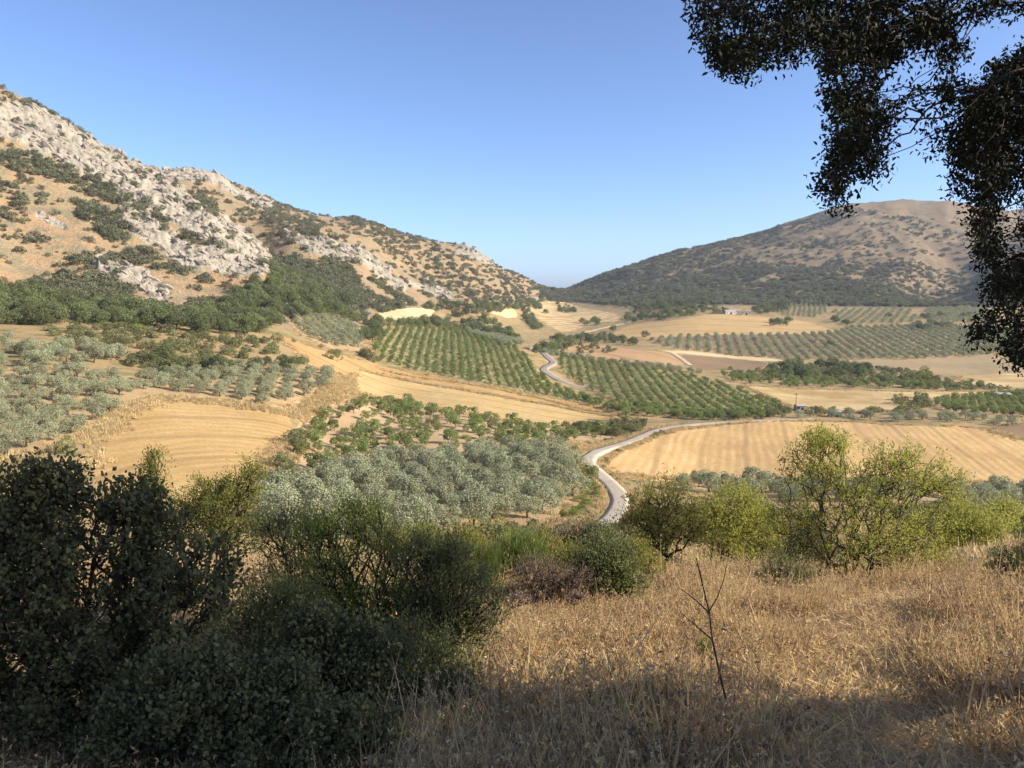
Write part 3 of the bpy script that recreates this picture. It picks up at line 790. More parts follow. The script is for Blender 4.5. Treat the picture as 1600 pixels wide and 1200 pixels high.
# olives
l_ = lab('silvery olive tree in the dense grove', 'olives of the dense grove', [('next to the pale road', ROADC, 13), ('along the scattered almonds', [(480, 747), (580, 727), (700, 714), (880, 700)], 8), ('at the foot above the shrubs', [(420, 860), (620, 856), (760, 838), (892, 790)], 12)], 'amid its other trees')
add('olive', rows_in(hit(refine([(420, 782), (490, 750), (580, 730), (700, 717), (880, 702), (903, 722), (910, 760), (885, 788), (820, 815), (760, 828), (640, 845), (430, 850)], 1)), 5.6, 6.0, .35, .4), .95, 1.25, l_)
l_ = lab('olive tree on the terrace', 'olives of the upper terrace', [('bordering the curved stubble', [(250, 618), (310, 624), (430, 640), (470, 636)], 8), ('bordering the orange stubble', [(470, 636), (540, 588)], 9), ('below the oak clumps', [(200, 590), (400, 572), (535, 586)], 8)], 'between its neighbouring trees')
add('olive', rows_in(hit(refine([(200, 592), (400, 575), (535, 588), (525, 602), (468, 636), (430, 634), (310, 618), (250, 612)], 1)), 4.9, 5.2, .2, .4), .68, .92, l_)
l_ = lab('grey-green olive tree in the open rows', 'olives of the open rows', [('near the curved stubble', [(250, 618), (195, 636), (150, 680), (120, 700)], 9)], 'away from the curved stubble')
add('olive', rows_in(hit(refine([(-30, 590), (100, 578), (190, 592), (240, 612), (190, 636), (150, 676), (90, 696), (-30, 722)], 1)), 4.7, 6.4, .12, .5), .66, .95, l_)
l_ = lab('dark olive tree in the row against the scrub terrace wall', 'olives of the scrub terrace')
add('olive', fill([(-30, 548), (80, 545), (190, 545), (185, 566), (130, 574), (-30, 574)], 6.2, keep=.8), .85, 1.15, l_)
l_ = lab('olive tree standing along the lower edge of the broad stubble field', 'olives along the broad stubble')
add('olive', rows_in(hit(refine([(1058, 760), (1200, 760), (1400, 764), (1450, 790), (1200, 785), (1070, 772)], 1)), 6.0, 7.0, .1, .5), .9, 1.15, l_)
add('olive', rows_in(hit(refine([(1470, 770), (1640, 772), (1640, 822), (1560, 815), (1480, 800)], 1)), 6.4, 8.0, .3, .5), .9, 1.15, l_)
l_ = lab('olive tree in the compact grove between oak woods and almond orchard', 'olives of the compact grove')
add('olive', rows_in(hit(refine([(458, 500), (500, 492), (558, 510), (568, 542), (530, 545), (474, 524)], 1)), 5.2, 5.6, .5, .3), .78, .95, l_)
FAR = lab('olive trees of the striped plantation and far terraces', '')
add('olive', rows_in(WPOLY[fidx('striped olive plantation on')], 5.2, 8.0, R(77), .45), .68, 1.0, FAR)
add('olive', rows_in(hit(refine([(1215, 476), (1280, 468), (1300, 480), (1280, 497), (1215, 494)], 1)), 8, 9, R(20), .4), .8, .95, FAR)
add('olive', rows_in(hit(refine([(1300, 484), (1420, 480), (1440, 505), (1300, 506)], 1)), 8, 9, R(60), .4), .8, .95, FAR)
add('olive', rows_in(hit(refine([(1440, 482), (1540, 480), (1560, 505), (1450, 504)], 1)), 8, 9, R(40), .4), .8, .95, FAR)
add('olive', rows_in(hit(refine([(850, 551), (930, 562), (1070, 579), (1110, 586), (1060, 580), (930, 565), (845, 554)], 1)), 5, 4, R(10), .3), .65, .85, FAR)
add('olive', rows_in(hit(refine([(740, 505), (790, 520), (822, 540), (790, 542), (720, 520)], 1)), 6, 6, R(10), .3), .8, 1.0, FAR)
add('olive', rows_in(hit(refine([(1240, 648), (1400, 650), (1640, 658), (1640, 668), (1400, 660), (1240, 654)], 1)), 6, 6, R(5), 1.0, skip=.25), .6, .85, FAR)
# almonds
l_ = lab('almond tree scattered on bare earth', 'almonds of the scattered orchard', [('along the yellow strip', [(560, 618), (640, 632), (760, 655), (880, 672), (960, 668)], 9), ('along the dense olive grove', [(560, 742), (700, 712), (820, 704), (900, 697)], 10), ('by the curved stubble bank', [(470, 650), (455, 710), (470, 760)], 10)], 'amid its orchard')
add('almond', rows_in(hit(refine([(475, 655), (560, 622), (640, 636), (760, 658), (880, 676), (960, 672), (970, 682), (900, 692), (820, 700), (700, 708), (640, 714), (560, 738), (475, 745), (462, 705)], 1)), 5.6, 5.6, R(28), .8, skip=.1), .55, 1.25, l_)
l_ = lab('almond tree in tight orchard rows', 'almonds of the large orchard', [('along the orange strip', [(600, 570), (760, 600), (900, 628), (950, 634)], 10), ('beside the asphalt lane', [(832, 565), (856, 600), (950, 634)], 14)], 'further up the slope')
add('almond', rows_in(WPOLY[fidx('large almond orchard with')], 3.2, 4.2, R(94.5), .35, skip=.05), .5, .85, l_)
FARA = lab('orchard trees of the fanned rows and the orchard by the white shed', '')
add('almond', rows_in(WPOLY[fidx('young orchard whose')], 3.1, 4.8, R(87), .35, skip=.05), .48, .84, FARA)
add('almond', fill([(850, 612), (960, 632), (1100, 650), (1210, 642), (1200, 656), (1080, 657), (960, 645)], 4.5), .7, 1.0, FARA)
add('almond', rows_in(WPOLY[fidx('orchard next to the white')], 3.4, 7.0, R(150), .3), .8, 1.1, FARA)
add('almond', fill([(1110, 583), (1200, 590), (1420, 592), (1560, 604), (1480, 610), (1250, 606), (1150, 600)], 6.0, keep=.8), .8, 1.2, FARA)
# oaks
l_ = lab('evergreen oak in the belt under the mountain', 'oaks of the belt under the mountain', [('fronting the scrub terraces', [(-60, 508), (230, 510), (330, 526), (430, 520)], 10), ('against the ochre slope', [(-60, 455), (80, 458), (200, 482), (300, 500), (345, 486)], 12)], 'in its middle')
add('oak', fill([(-60, 455), (80, 458), (200, 482), (300, 500), (345, 486), (420, 440), (500, 470), (550, 492), (500, 494), (450, 496), (430, 520), (330, 526), (230, 510), (-60, 508)], 6.6, keep=.92), .75, 1.25, l_)
l_ = lab('evergreen oak in the gully below the pale crag', 'oaks of the wooded gully')
add('oak', fill([(345, 470), (420, 415), (480, 430), (560, 475), (500, 485), (430, 475), (380, 490)], 7.5, keep=.85), .7, 1.1, l_)
l_ = lab('rounded oak in the dark clump at the end of the olive terrace', 'oaks at the end of the olive terrace')
add('oak', hit([(415, 572), (440, 570), (460, 574), (475, 570), (400, 580), (450, 582)]), .6, .8, l_)
l_ = lab('rounded dark oak on the scrub terrace above the olive rows', 'oaks on the scrub terrace')
add('oak', hit([(235, 570), (258, 566), (270, 578), (320, 575), (340, 580)]), .62, .85, l_)
FARO = lab('dark oaks of the far woods, hedges and hillsides', '')
for pg, sp, kp in (([(560, 500), (640, 478), (740, 480), (840, 470), (850, 485), (800, 482), (740, 500), (640, 482), (600, 486)], 9, .8),
                   ([(570, 505), (590, 500), (600, 520), (585, 535), (565, 530)], 6, .9), ([(600, 505), (700, 500), (700, 512), (610, 514)], 8, .8),
                   ([(715, 500), (760, 495), (800, 520), (812, 534), (770, 528), (720, 512)], 9, .75), ([(805, 480), (822, 482), (846, 512), (836, 518), (815, 500)], 9, .85),
                   ([(855, 475), (880, 474), (905, 490), (880, 490)], 12, .6), ([(900, 505), (950, 500), (950, 508), (905, 512)], 13, .6),
                   ([(965, 505), (985, 485), (1020, 470), (1110, 470), (1110, 480), (1100, 492), (1030, 500)], 11, .85),
                   ([(880, 456), (960, 468), (1060, 462), (1160, 458), (1160, 470), (1000, 485), (900, 470)], 15, .8),
                   ([(1160, 462), (1300, 455), (1560, 462), (1560, 482), (1440, 480), (1300, 480), (1240, 468)], 14, .75),
                   ([(1175, 478), (1225, 475), (1232, 488), (1180, 492)], 11, .9), ([(1195, 500), (1240, 500), (1245, 512), (1200, 512)], 12, .9),
                   ([(1110, 484), (1130, 482), (1140, 490), (1115, 490)], 11, .8), ([(820, 548), (900, 536), (890, 545), (840, 555)], 7, .5),
                   ([(845, 530), (960, 528), (1010, 540), (900, 536)], 9, .55), ([(1200, 576), (1310, 572), (1370, 578), (1360, 592), (1210, 592)], 8, .7),
                   ([(1420, 508), (1480, 506), (1490, 516), (1430, 518)], 10, .7), ([(1290, 500), (1330, 505), (1320, 510)], 12, .7), ([(1430, 496), (1520, 492), (1520, 500), (1440, 502)], 14, .5)):
    add('oak', fill(pg, sp, keep=kp), .6, 1.15, FARO)
# scrub thickets in the valley
l_ = lab('low green bush among the dry scrub of the upper terraces', 'bushes of the scrub terraces')
add('shrub', fill([(60, 515), (230, 512), (330, 528), (430, 530), (440, 560), (330, 560), (200, 545), (100, 540)], 4.2, keep=.72), .7, 1.5, l_)
add('shrub', fill([(190, 565), (240, 560), (370, 570), (360, 590), (240, 588)], 3.4, keep=.8), .9, 1.7, l_)
l_ = lab('bright green shrub at the field edge under the oak belt', 'bright shrubs at the field edges')
add('greenshrub', fill([(480, 486), (520, 475), (560, 492), (550, 505), (500, 492)], 4.0), 1.0, 1.6, l_)
add('greenshrub', fill([(150, 505), (260, 508), (240, 520), (160, 515)], 4.5, keep=.6), .9, 1.4, l_)
l_ = lab('rounded bush on the bank between curved stubble and almond orchard', 'bushes on the stubble bank')
add('shrub', hit([(465, 690), (468, 678), (462, 700), (440, 735), (450, 750), (455, 770), (430, 760), (480, 760), (470, 770)]), 1.0, 1.8, l_)
l_ = lab('leafy bush beside the pale road', 'hedge bushes along the road', [('near the lone poplar', [(940, 675), (1000, 668)], 30), ('past the dense olive grove', [(930, 825), (965, 800), (950, 755)], 25)], 'along the broad stubble')
add('shrub', fill([(880, 664), (960, 668), (1010, 660), (1000, 676), (985, 684), (930, 682), (900, 676)], 4.0, keep=.8), .9, 1.7, l_)
rc = ROADC
nrm = np.stack([-np.gradient(rc[:, 1]), np.gradient(rc[:, 0])], 1); nrm /= np.linalg.norm(nrm, axis=1)[:, None]
for side, step in ((1, 3), (-1, 3)):
    k = np.arange(4, 110, step)
    off = side * (3.6 + rng.random(len(k)) * 1.4)
    kk = rng.random(len(k)) < np.where(rc[k, 1] < 200, .85, .45)
    add('shrub', (rc[k] + nrm[k] * off[:, None])[kk], .35, .8, l_)
l_ = lab('bright green hedge shrub on the bank beside the olive grove', 'bank shrubs beside the olive grove')
add('greenshrub', fill([(915, 742), (938, 748), (935, 790), (900, 812), (880, 808), (910, 780)], 2.6, keep=.8), .5, .9, l_)
add('greenshrub', hit([(918, 745), (922, 752)]), 1.3, 1.5, l_)
l_ = lab('tangled shrub on the lower slope', 'shrubs of the lower slope', [('beside the pale road', ROADC, 12), ('under the dense olive grove', [(420, 860), (620, 856), (760, 838), (892, 790)], 14), ('just beyond the dry grass', [(640, 890), (760, 900), (880, 880), (1000, 868), (1200, 850)], 14)], 'amid the other bushes')
add('shrub', fill([(640, 850), (760, 842), (870, 828), (960, 820), (1060, 800), (1200, 800), (1300, 810), (1200, 850), (1000, 868), (880, 880), (760, 900), (660, 890)], 4.3, keep=.75), .7, 1.5, l_)
add('greenshrub', fill([(700, 850), (860, 840), (920, 840), (900, 870), (760, 885)], 6, keep=.5), .7, 1.2, l_)
add('shrub', fill([(1380, 790), (1600, 820), (1640, 860), (1450, 840), (1380, 820)], 4.5, keep=.7), .8, 1.6, l_)
add('shrub', fill([(30, 720), (200, 700), (140, 690), (40, 710)], 4.5, keep=.6), .9, 1.5, l_)
FARS = lab('bushes of the valley hedges and thickets', '')
for pg, sp, kp in (([(1130, 575), (1220, 580), (1400, 575), (1460, 590), (1440, 604), (1250, 600), (1150, 590)], 6, .6), ([(1400, 620), (1450, 620), (1450, 645), (1400, 648)], 5, .7),
                   ([(1260, 643), (1400, 643), (1460, 648), (1260, 648)], 5, .5), ([(560, 545), (600, 570), (575, 565)], 4, .8), ([(860, 535), (1000, 545), (880, 560), (830, 552)], 7, .4),
                   ([(1230, 640), (1260, 645), (1200, 656), (1120, 658)], 5, .7), ([(680, 505), (740, 512), (720, 522)], 6, .7), ([(400, 525), (460, 530), (560, 560), (540, 560)], 7, .3),
                   ([(1390, 590), (1540, 604), (1600, 608), (1500, 612), (1400, 606)], 5, .5), ([(580, 505), (740, 500), (800, 535), (640, 510)], 7, .5)):
    add('shrub', fill(pg, sp, keep=kp), .8, 1.6, FARS)
# bushes over the mountain and the hill: dense in the wooded bands, thin on rock and bare slope
DENSE = [(50, 250, 130, 285, 14), (130, 285, 250, 345, 12), (0, 240, 40, 245, 10), (400, 320, 480, 370, 26), (560, 335, 620, 390, 16), (620, 370, 700, 420, 22), (700, 420, 800, 455, 26),
         (790, 435, 860, 452, 14), (420, 400, 480, 420, 14), (520, 410, 545, 440, 16), (300, 290, 330, 320, 12), (640, 400, 760, 470, 14), (140, 330, 180, 360, 16), (380, 330, 440, 345, 10), (500, 430, 560, 470, 16)]
def hillside_points(n_, r0, r1, a0, a1, dens, g):
    r = np.exp(g.uniform(math.log(r0), math.log(r1), n_)); a = np.radians(g.uniform(a0, a1, n_))
    x, y = r * np.sin(a), r * np.cos(a)
    z, rk, hl, px, py = height(x, y, True)
    k = (hl > .05) & (g.random(n_) < dens(px, py, rk, x, y))
    for pl in WPOLY: k &= ~inpoly(x, y, pl)
    return np.stack([x, y], 1)[k]
def dens_m(px, py, rk, x, y):
    d = sstep(1.3, .6, capsule(px, py, DENSE) + .5 * fbm(px / 14, py / 10, 2, 8))
    p = np.clip(.035 + .42 * sstep(-.02, .2, fbm(x / 19, y / 19, 3, 61)), 0, 1)
    return np.clip(np.maximum(d, p * np.where(px > 400, 1.5, 1.0)) * (1 - .75 * rk), 0, 1)
def dens_h(px, py, rk, x, y):
    low = sstep(380, 455, py + 14 * fbm(px / 60, py / 40, 2, 77))
    band = sstep(.02, .25, fbm((x + y * .3) / 160, (y - x * .3) / 60, 4, 62))
    edge = sstep(26, 4, py - np.interp(px, [870, 1330, 1400, 1600], [450, 322, 316, 330])) * (px < 1330) * .5
    return np.clip(.12 + .42 * low + .5 * band + edge, 0, 1) * (1 - .7 * rk)
l_ = lab('bush on the rocky mountain', 'bushes on the mountain slope', [('just above the oak belt', [(0, 440), (160, 440), (330, 468)], 25), ('by the long crag', [(0, 200), (120, 235), (260, 320), (400, 400)], 40)], 'on the open ochre slope')
gm = np.random.default_rng(5)
pm = hillside_points(21000, 335, 700, -37, -8, dens_m, gm)
add('hillscrub', pm, .4, 1.9, l_, gm)
FARH = lab('scrub bushes over the far mountain slopes and the hill', '')
add('hillscrub', hillside_points(9000, 560, 1750, -22, 5, dens_m, gm), 1.1, 2.2, FARH, gm)
add('hillscrub', hillside_points(26000, 1000, 2000, 2, 37, dens_h, gm), 1.2, 2.9, FARH, gm)

NAMES = {'olive': ('olive_tree', 'olive tree'), 'almond': ('almond_tree', 'almond tree'), 'oak': ('oak_tree', 'oak tree'), 'shrub': ('shrub', 'shrub'),
         'hillscrub': ('hillside_bush', 'bush'), 'greenshrub': ('green_shrub', 'shrub')}
REST = {'olive': ('distant_olives', 'silvery olive trees filling the striped plantation across the valley and far terraces', 'olive grove'),
        'almond': ('distant_orchard', 'green orchard trees in tight rows across the valley floor', 'orchard'),
        'oak': ('distant_oakwood', 'dark oak woods and hedges along the far valley sides', 'woodland'),
        'shrub': ('valley_thicket', 'dull green thickets and hedges on the far valley floor', 'thicket'),
        'hillscrub': ('hillside_scrub', 'grey-green scrub speckling the mountain and the hill across the valley', 'scrub'),
        'greenshrub': ('bright_thicket', 'bright green thicket at the field edges', 'thicket')}
LIMIT = {'olive': 295, 'almond': 295, 'oak': 240, 'shrub': 250, 'hillscrub': 220, 'greenshrub': 200}
PARTPX = 24.0                                    # below this size in the photograph a plant shows no parts
SIZE = {'olive': 4.9, 'almond': 3.6, 'oak': 7.4, 'shrub': 3.0, 'hillscrub': 3.3, 'greenshrub': 3.1}
for kind, chunks in SETS.items():
    if not chunks: continue
    Q = np.concatenate(chunks)
    # nothing grows on the paved road
    dr = np.min(np.hypot(Q[:, None, 0] - ROADC[None, ::2, 0], Q[:, None, 1] - ROADC[None, ::2, 1]), 1)
    Q = Q[dr > 2.6 + .9 * Q[:, 2]]
    z = height(Q[:, 0], Q[:, 1])
    px, py = project(Q[:, 0], Q[:, 1], z)
    seen = (px > -30) & (px < 1630) & (Q[:, 1] > 1)
    size = np.where(seen, SIZE[kind] * Q[:, 2] * FPX / np.maximum(Q[:, 1], 1), 0)
    named = np.array([bool(LAB[int(i)][1]) for i in Q[:, 3]])
    order = np.argsort(-(size * named))
    one = order[:LIMIT[kind]]; one = one[(size * named)[one] > 0]
    rest = np.setdiff1d(np.arange(len(Q)), one)
    nm, cat = NAMES[kind]
    for i in one:
        li = Q[:, 3] == Q[i, 3]
        text, grp = full_label(int(Q[i, 3]), Q[i, :2], Q[i, 2], *np.quantile(Q[li, 2], [.3, .72]))
        plant(kind, nm, Q[i, 0], Q[i, 1], z[i] - .05, Q[i, 2], text, cat, grp, parts=size[i] > PARTPX or kind in ('olive', 'almond', 'oak'), detail=1.0 if size[i] > 20 else .4, squash=rng.uniform(.88, 1.12))
    if len(rest):
        nm, text, cat = REST[kind]
        pr = protos(kind, 6, .4, 900 + len(kind))
        scatter(nm, np.column_stack([Q[rest, :2], z[rest] - .05]), Q[rest, 2], [p_[2] for p_ in pr], text, cat, .05)
    print(kind, len(Q), 'individuals', len(one))

# ------------------------------------------------------------------ plants close by, grown branch by branch
def grow(P_, root, r0, wander=.1, g=rng, tip=.0025, pw=.45, straight=.22):
    """join the crown points to the root along short forking limbs; returns tube paths and each point's parent"""
    P_ = np.asarray(P_, float)
    order = np.argsort(np.linalg.norm(P_ - root, axis=1))
    Q = np.vstack([[root], P_[order]]); n_ = len(Q)
    par = np.zeros(n_, int); plen = np.zeros(n_)
    for i in range(1, n_):
        d = np.linalg.norm(Q[:i] - Q[i], axis=1)
        c = d * (1.0 + .25 * d / (d.mean() + 1e-6)) + straight * plen[:i]
        j = int(np.argmin(c)); par[i] = j; plen[i] = plen[j] + d[j]
    cnt = np.ones(n_)
    for i in range(n_ - 1, 0, -1): cnt[par[i]] += cnt[i]
    rad = tip + (r0 - tip) * (cnt / cnt[0]) ** pw
    paths = []
    for i in range(1, n_):
        a, b = Q[par[i]], Q[i]
        L = np.linalg.norm(b - a)
        ra = min(rad[par[i]], rad[i] * 1.5)
        m1 = a + (b - a) * .35 + g.normal(size=3) * wander * L * .6
        m2 = a + (b - a) * .7 + g.normal(size=3) * wander * L * .5
        paths.append((np.array([a, m1, m2, b]), np.array([ra, ra * .8 + rad[i] * .2, (ra + rad[i]) / 2, rad[i]])))
    return paths, Q, par, cnt

def lobes_points(lobes, g, shell=.5):
    out, cen = [], []
    for cx, cy, cz, rx, ry, rz, n_ in lobes:
        d = unit(g.normal(size=(n_, 3))) * (g.random(n_) ** shell)[:, None]
        out.append(np.array([cx, cy, cz]) + d * [rx, ry, rz]); cen.append(np.repeat([[cx, cy, cz - rz * .6]], n_, 0))
    return np.concatenate(out), np.concatenate(cen)

def near_shrub(name, base, lobes, leaf, label, cat='shrub', nodes=260, per=40, size=.045, aspect=.5, spread=.1, r0=.05, stems=3, bark='darkbark', seed=1, depth=.85, d=None,
               names=('branches', 'foliage'), upright=.5, fold=.15, shell=.5, group=None, leafless=0.0, straight=.5, fine=False):
    """base: photograph pixel of the foot; lobes: (dx, dy up, rx, ry, weight) in photograph pixels from it"""
    g = np.random.default_rng(seed)
    if d is None: xy = hit([base])[0]
    else: xy = np.array([ray(*base)[0] * d, d])
    z = float(height(xy[0:1], xy[1:2])[0])
    mpp = xy[1] / FPX
    if xy[1] > 12: size, spread = size * xy[1] / 15, spread * xy[1] / 15
    tot = sum(l[4] for l in lobes)
    L = [(l[0] * mpp, g.normal() * .12 * l[2] * mpp, l[1] * mpp, l[2] * mpp, l[2] * mpp * depth, l[3] * mpp, max(4, int(nodes * l[4] / tot))) for l in lobes]
    P_, Cn = lobes_points(L, g, shell)
    keep = P_[:, 2] > .015
    P_, Cn = P_[keep], Cn[keep]
    paths = []
    Qs, Os = [], []
    ks = g.integers(0, stems, len(P_)) if stems > 1 else np.zeros(len(P_), int)
    angs = np.arctan2(P_[:, 1], P_[:, 0])
    ks = np.argsort(np.argsort(angs + g.normal(size=len(angs)) * .5)) * stems // len(angs)
    for s_ in range(stems):
        k = ks == s_
        if not k.any(): continue
        a = s_ * 6.283 / stems
        root = np.array([math.cos(a), math.sin(a), 0]) * (.05 * stems * .4 if stems > 1 else 0) + [0, 0, -.1]
        pp, Q, par, cnt = grow(P_[k], root, r0, g=g, straight=straight)
        paths += pp
        order = np.argsort(np.linalg.norm(P_[k] - root, axis=1))
        Qs.append(Q[1:]); Os.append(unit(Q[1:] - Cn[k][order]))
        # fine twigs beyond the crown points
        tw = Q[1:][g.random(len(Q) - 1) < .8]
        for q in tw:
            e = q + unit(q - Q[0] + g.normal(size=3) * .6) * spread * g.uniform(.8, 2.0)
            paths.append((np.array([q, (q + e) / 2 + g.normal(size=3) * spread * .15, e]), np.array([.0028, .002, .001]) * (1 + mpp * 60)))
    e = empty(name, (xy[0], xy[1], z))
    obj(names[0], mesh(names[0], *tubes(paths, 4), M[bark], True), e)
    Q = np.concatenate(Qs); O = np.concatenate(Os)
    if leafless: kq = g.random(len(Q)) > leafless; Q, O = Q[kq], O[kq]
    idx = np.repeat(np.arange(len(Q)), per)
    n_ = len(idx)
    sp = spread * g.uniform(.6, 1.3, len(Q))[idx]
    off = np.clip(g.normal(size=(n_, 3)), -1.7, 1.7) * sp[:, None] * .62 + O[idx] * (g.random(n_) * sp)[:, None] * 1.2
    lp = Q[idx] + off
    dirn = unit(O[idx] * .6 + g.normal(size=(n_, 3)) * .7 + [0, 0, upright])
    V, F_ = leaves(lp, dirn, size, aspect, fold, g, up=unit(O[idx] + [0, 0, .6]), fine=fine)
    obj(names[1], mesh(names[1], V, F_, M[leaf]), e)
    tag(e, label, cat, group)
    return e

M['holm_leaf'] = leaf_mat('holm_oak_leaves', (.10, .112, .045), (.23, .225, .095), .2, rough=.7, spec=.08)
M['oakshade_leaf'] = leaf_mat('shade_darkened_oak_leaves', (.013, .016, .008), (.03, .034, .018), .03, rough=.6, spec=.1)  # dark evergreen leaves, colour darkened further to stand in for the crown's shade
M['thorn_leaf'] = leaf_mat('thorn_leaves', (.19, .22, .045), (.35, .36, .09), .48)
M['lime_leaf'] = leaf_mat('lime_leaves', (.26, .265, .05), (.43, .41, .10), .48)
M['dull_leaf'] = leaf_mat('dull_leaves', (.125, .15, .05), (.24, .25, .10), .4)
M['dryleaf'] = leaf_mat('dry_twig_leaves', (.22, .16, .11), (.34, .26, .18), .2)
M['paleleaf'] = leaf_mat('pale_dry_leaves', (.34, .29, .17), (.46, .40, .25), .2)
M['reedleaf'] = leaf_mat('broom_stems', (.15, .20, .05), (.27, .31, .09), .3)

# evergreen oak bushes in the shade
near_shrub('holm_oak_bush', (120, 1160), [(-20, 240, 180, 170, 5), (-60, 390, 50, 70, 1.1), (0, 430, 34, 46, .6), (110, 380, 55, 55, 1), (170, 260, 100, 105, 2), (-110, 330, 80, 75, 1.4), (-160, 150, 120, 150, 2.5), (60, 90, 160, 90, 3)],
           'holm_leaf', 'large dark holm oak bush with upright leafy tips on the shaded slope', 'bush', nodes=950, per=46, size=.036, aspect=.6, spread=.075, r0=.03, stems=5, seed=21, fine=True)
near_shrub('holm_oak_bush', (400, 1215), [(-20, 130, 60, 70, 1.4), (60, 150, 45, 50, .8), (120, 90, 70, 60, 1.3), (-120, 150, 70, 60, 1.4), (-190, 80, 90, 80, 2), (10, 60, 140, 60, 2), (-70, 190, 40, 45, .6), (170, 50, 60, 50, 1)],
           'holm_leaf', 'low spreading dark holm oak bush in front of the bare stemmed thorn bush', 'bush', nodes=560, per=46, size=.034, aspect=.6, spread=.07, r0=.02, stems=5, seed=22, fine=True)
near_shrub('holm_oak_bush', (540, 1140), [(-20, 110, 70, 70, 2), (60, 70, 60, 60, 1.4), (-90, 90, 70, 70, 1.6), (-50, 170, 40, 46, .8), (30, 140, 30, 40, .5), (0, 40, 120, 40, 1.4)],
           'holm_leaf', 'dark rounded holm oak bush beside the pale dry thistles', 'bush', nodes=460, per=42, size=.034, aspect=.6, spread=.075, r0=.02, stems=4, seed=23, fine=True)
near_shrub('holm_oak_bush', (-60, 900), [(0, 90, 150, 110, 3), (60, 140, 60, 60, 1)],
           'holm_leaf', 'dark holm oak bush behind the large upright one at the slope edge', 'bush', nodes=300, per=40, size=.045, aspect=.6, spread=.1, r0=.04, stems=3, seed=24)
# thorn bushes with bare stems
near_shrub('thorn_bush', (330, 985), [(15, 215, 75, 40, 3), (75, 255, 26, 26, .7), (-5, 180, 85, 30, 2), (-80, 255, 20, 46, 1), (50, 160, 60, 30, 1)],
           'thorn_leaf', 'thorn bush with fanned bare stems and a thin green crown', nodes=420, per=34, size=.034, aspect=.5, spread=.08, r0=.014, stems=11, straight=.9, seed=31)
near_shrub('thorn_bush', (590, 1040), [(-95, 225, 40, 34, 1.2), (-20, 245, 45, 28, 1.2), (20, 200, 60, 30, 1.4), (-70, 170, 50, 40, 1.2), (40, 120, 70, 45, 1.8), (-40, 110, 60, 40, 1.2), (80, 60, 60, 40, 1.2), (-110, 90, 40, 50, .8)],
           'thorn_leaf', 'feathery green thorn bush rising over the dark holm oaks', nodes=520, per=32, size=.034, aspect=.4, spread=.09, r0=.016, stems=9, straight=.8, seed=32)
near_shrub('thorn_bush', (690, 1050), [(-10, 190, 65, 36, 2), (20, 130, 80, 55, 2.4), (-40, 80, 80, 60, 2.4), (60, 90, 50, 40, 1), (10, 40, 70, 40, 1)],
           'dull_leaf', 'twiggy half bare thorn bush where the shade meets the dry grass', nodes=560, per=34, size=.036, aspect=.4, spread=.1, r0=.015, stems=8, straight=.7, seed=33, leafless=.2)
near_shrub('thorn_bush', (470, 1010), [(0, 120, 70, 70, 2), (-20, 190, 50, 40, 1), (40, 60, 80, 50, 1.5)],
           'dull_leaf', 'sparse grey thorn bush between two green thorn bushes', nodes=420, per=34, size=.036, aspect=.4, spread=.1, r0=.012, stems=7, straight=.8, seed=34, leafless=.3)
near_shrub('thorn_bush', (430, 1060), [(0, 110, 90, 60, 2), (60, 60, 90, 50, 2), (-40, 50, 80, 50, 1)],
           'dull_leaf', 'low dark green thorn bush between the holm oaks and the fanned stems', nodes=420, per=40, size=.036, aspect=.45, spread=.1, r0=.012, stems=7, seed=35)
near_shrub('thorn_bush', (640, 1120), [(0, 90, 80, 60, 2), (40, 50, 70, 40, 2), (-50, 60, 70, 50, 1)],
           'dull_leaf', 'dark shaded thorn bush behind the short pale thistle', nodes=420, per=32, size=.034, aspect=.4, spread=.09, r0=.012, stems=7, seed=36)
# the lit shrubs along the lip of the slope
near_shrub('thorn_tree', (1325, 915), [(0, 130, 95, 75, 4), (-65, 195, 55, 50, 2), (-45, 238, 36, 22, 1), (80, 190, 70, 42, 2.4), (135, 165, 42, 32, 1), (-95, 90, 40, 55, 1.2), (95, 90, 65, 40, 1.6), (10, 55, 75, 40, 1.4)],
           'lime_leaf', 'big many stemmed thorn tree with yellow-green leaves above the dry grass', 'tree', nodes=1000, leafless=.12, per=25, size=.052, aspect=.5, spread=.11, r0=.04, stems=9, bark='bark', seed=41, names=('branches', 'crown'))
near_shrub('thorn_tree', (1035, 908), [(0, 132, 58, 32, 2), (-25, 100, 48, 40, 2), (38, 88, 38, 40, 1.4), (-10, 60, 40, 30, .7)],
           'lime_leaf', 'small thorn tree with a dark single trunk beside the leaning shrub', 'tree', nodes=360, per=22, size=.05, aspect=.5, spread=.12, r0=.085, stems=1, seed=42, names=('branches', 'crown'))
near_shrub('thorn_tree', (1112, 890), [(0, 85, 50, 40, 2), (50, 110, 50, 36, 1.6), (20, 50, 45, 30, 1), (75, 80, 36, 36, 1)],
           'lime_leaf', 'leafy thorn tree between the single trunked one and the big thorn tree', 'tree', nodes=330, per=30, size=.055, aspect=.5, spread=.13, r0=.06, stems=3, seed=43, names=('branches', 'crown'))
near_shrub('round_shrub', (945, 945), [(0, 66, 52, 45, 3), (-28, 34, 40, 36, 1.5), (30, 40, 40, 36, 1.5)],
           'dull_leaf', 'dense rounded green shrub at the edge of the dry grass', nodes=300, per=46, size=.055, aspect=.5, spread=.13, r0=.05, stems=5, seed=44)
near_shrub('round_shrub', (1500, 872), [(0, 50, 62, 36, 3), (-50, 30, 45, 30, 1.4), (48, 28, 40, 28, 1)],
           'lime_leaf', 'bright yellow-green rounded shrub behind the tall dry grass', nodes=300, per=44, size=.06, aspect=.45, spread=.14, r0=.05, stems=5, seed=45)
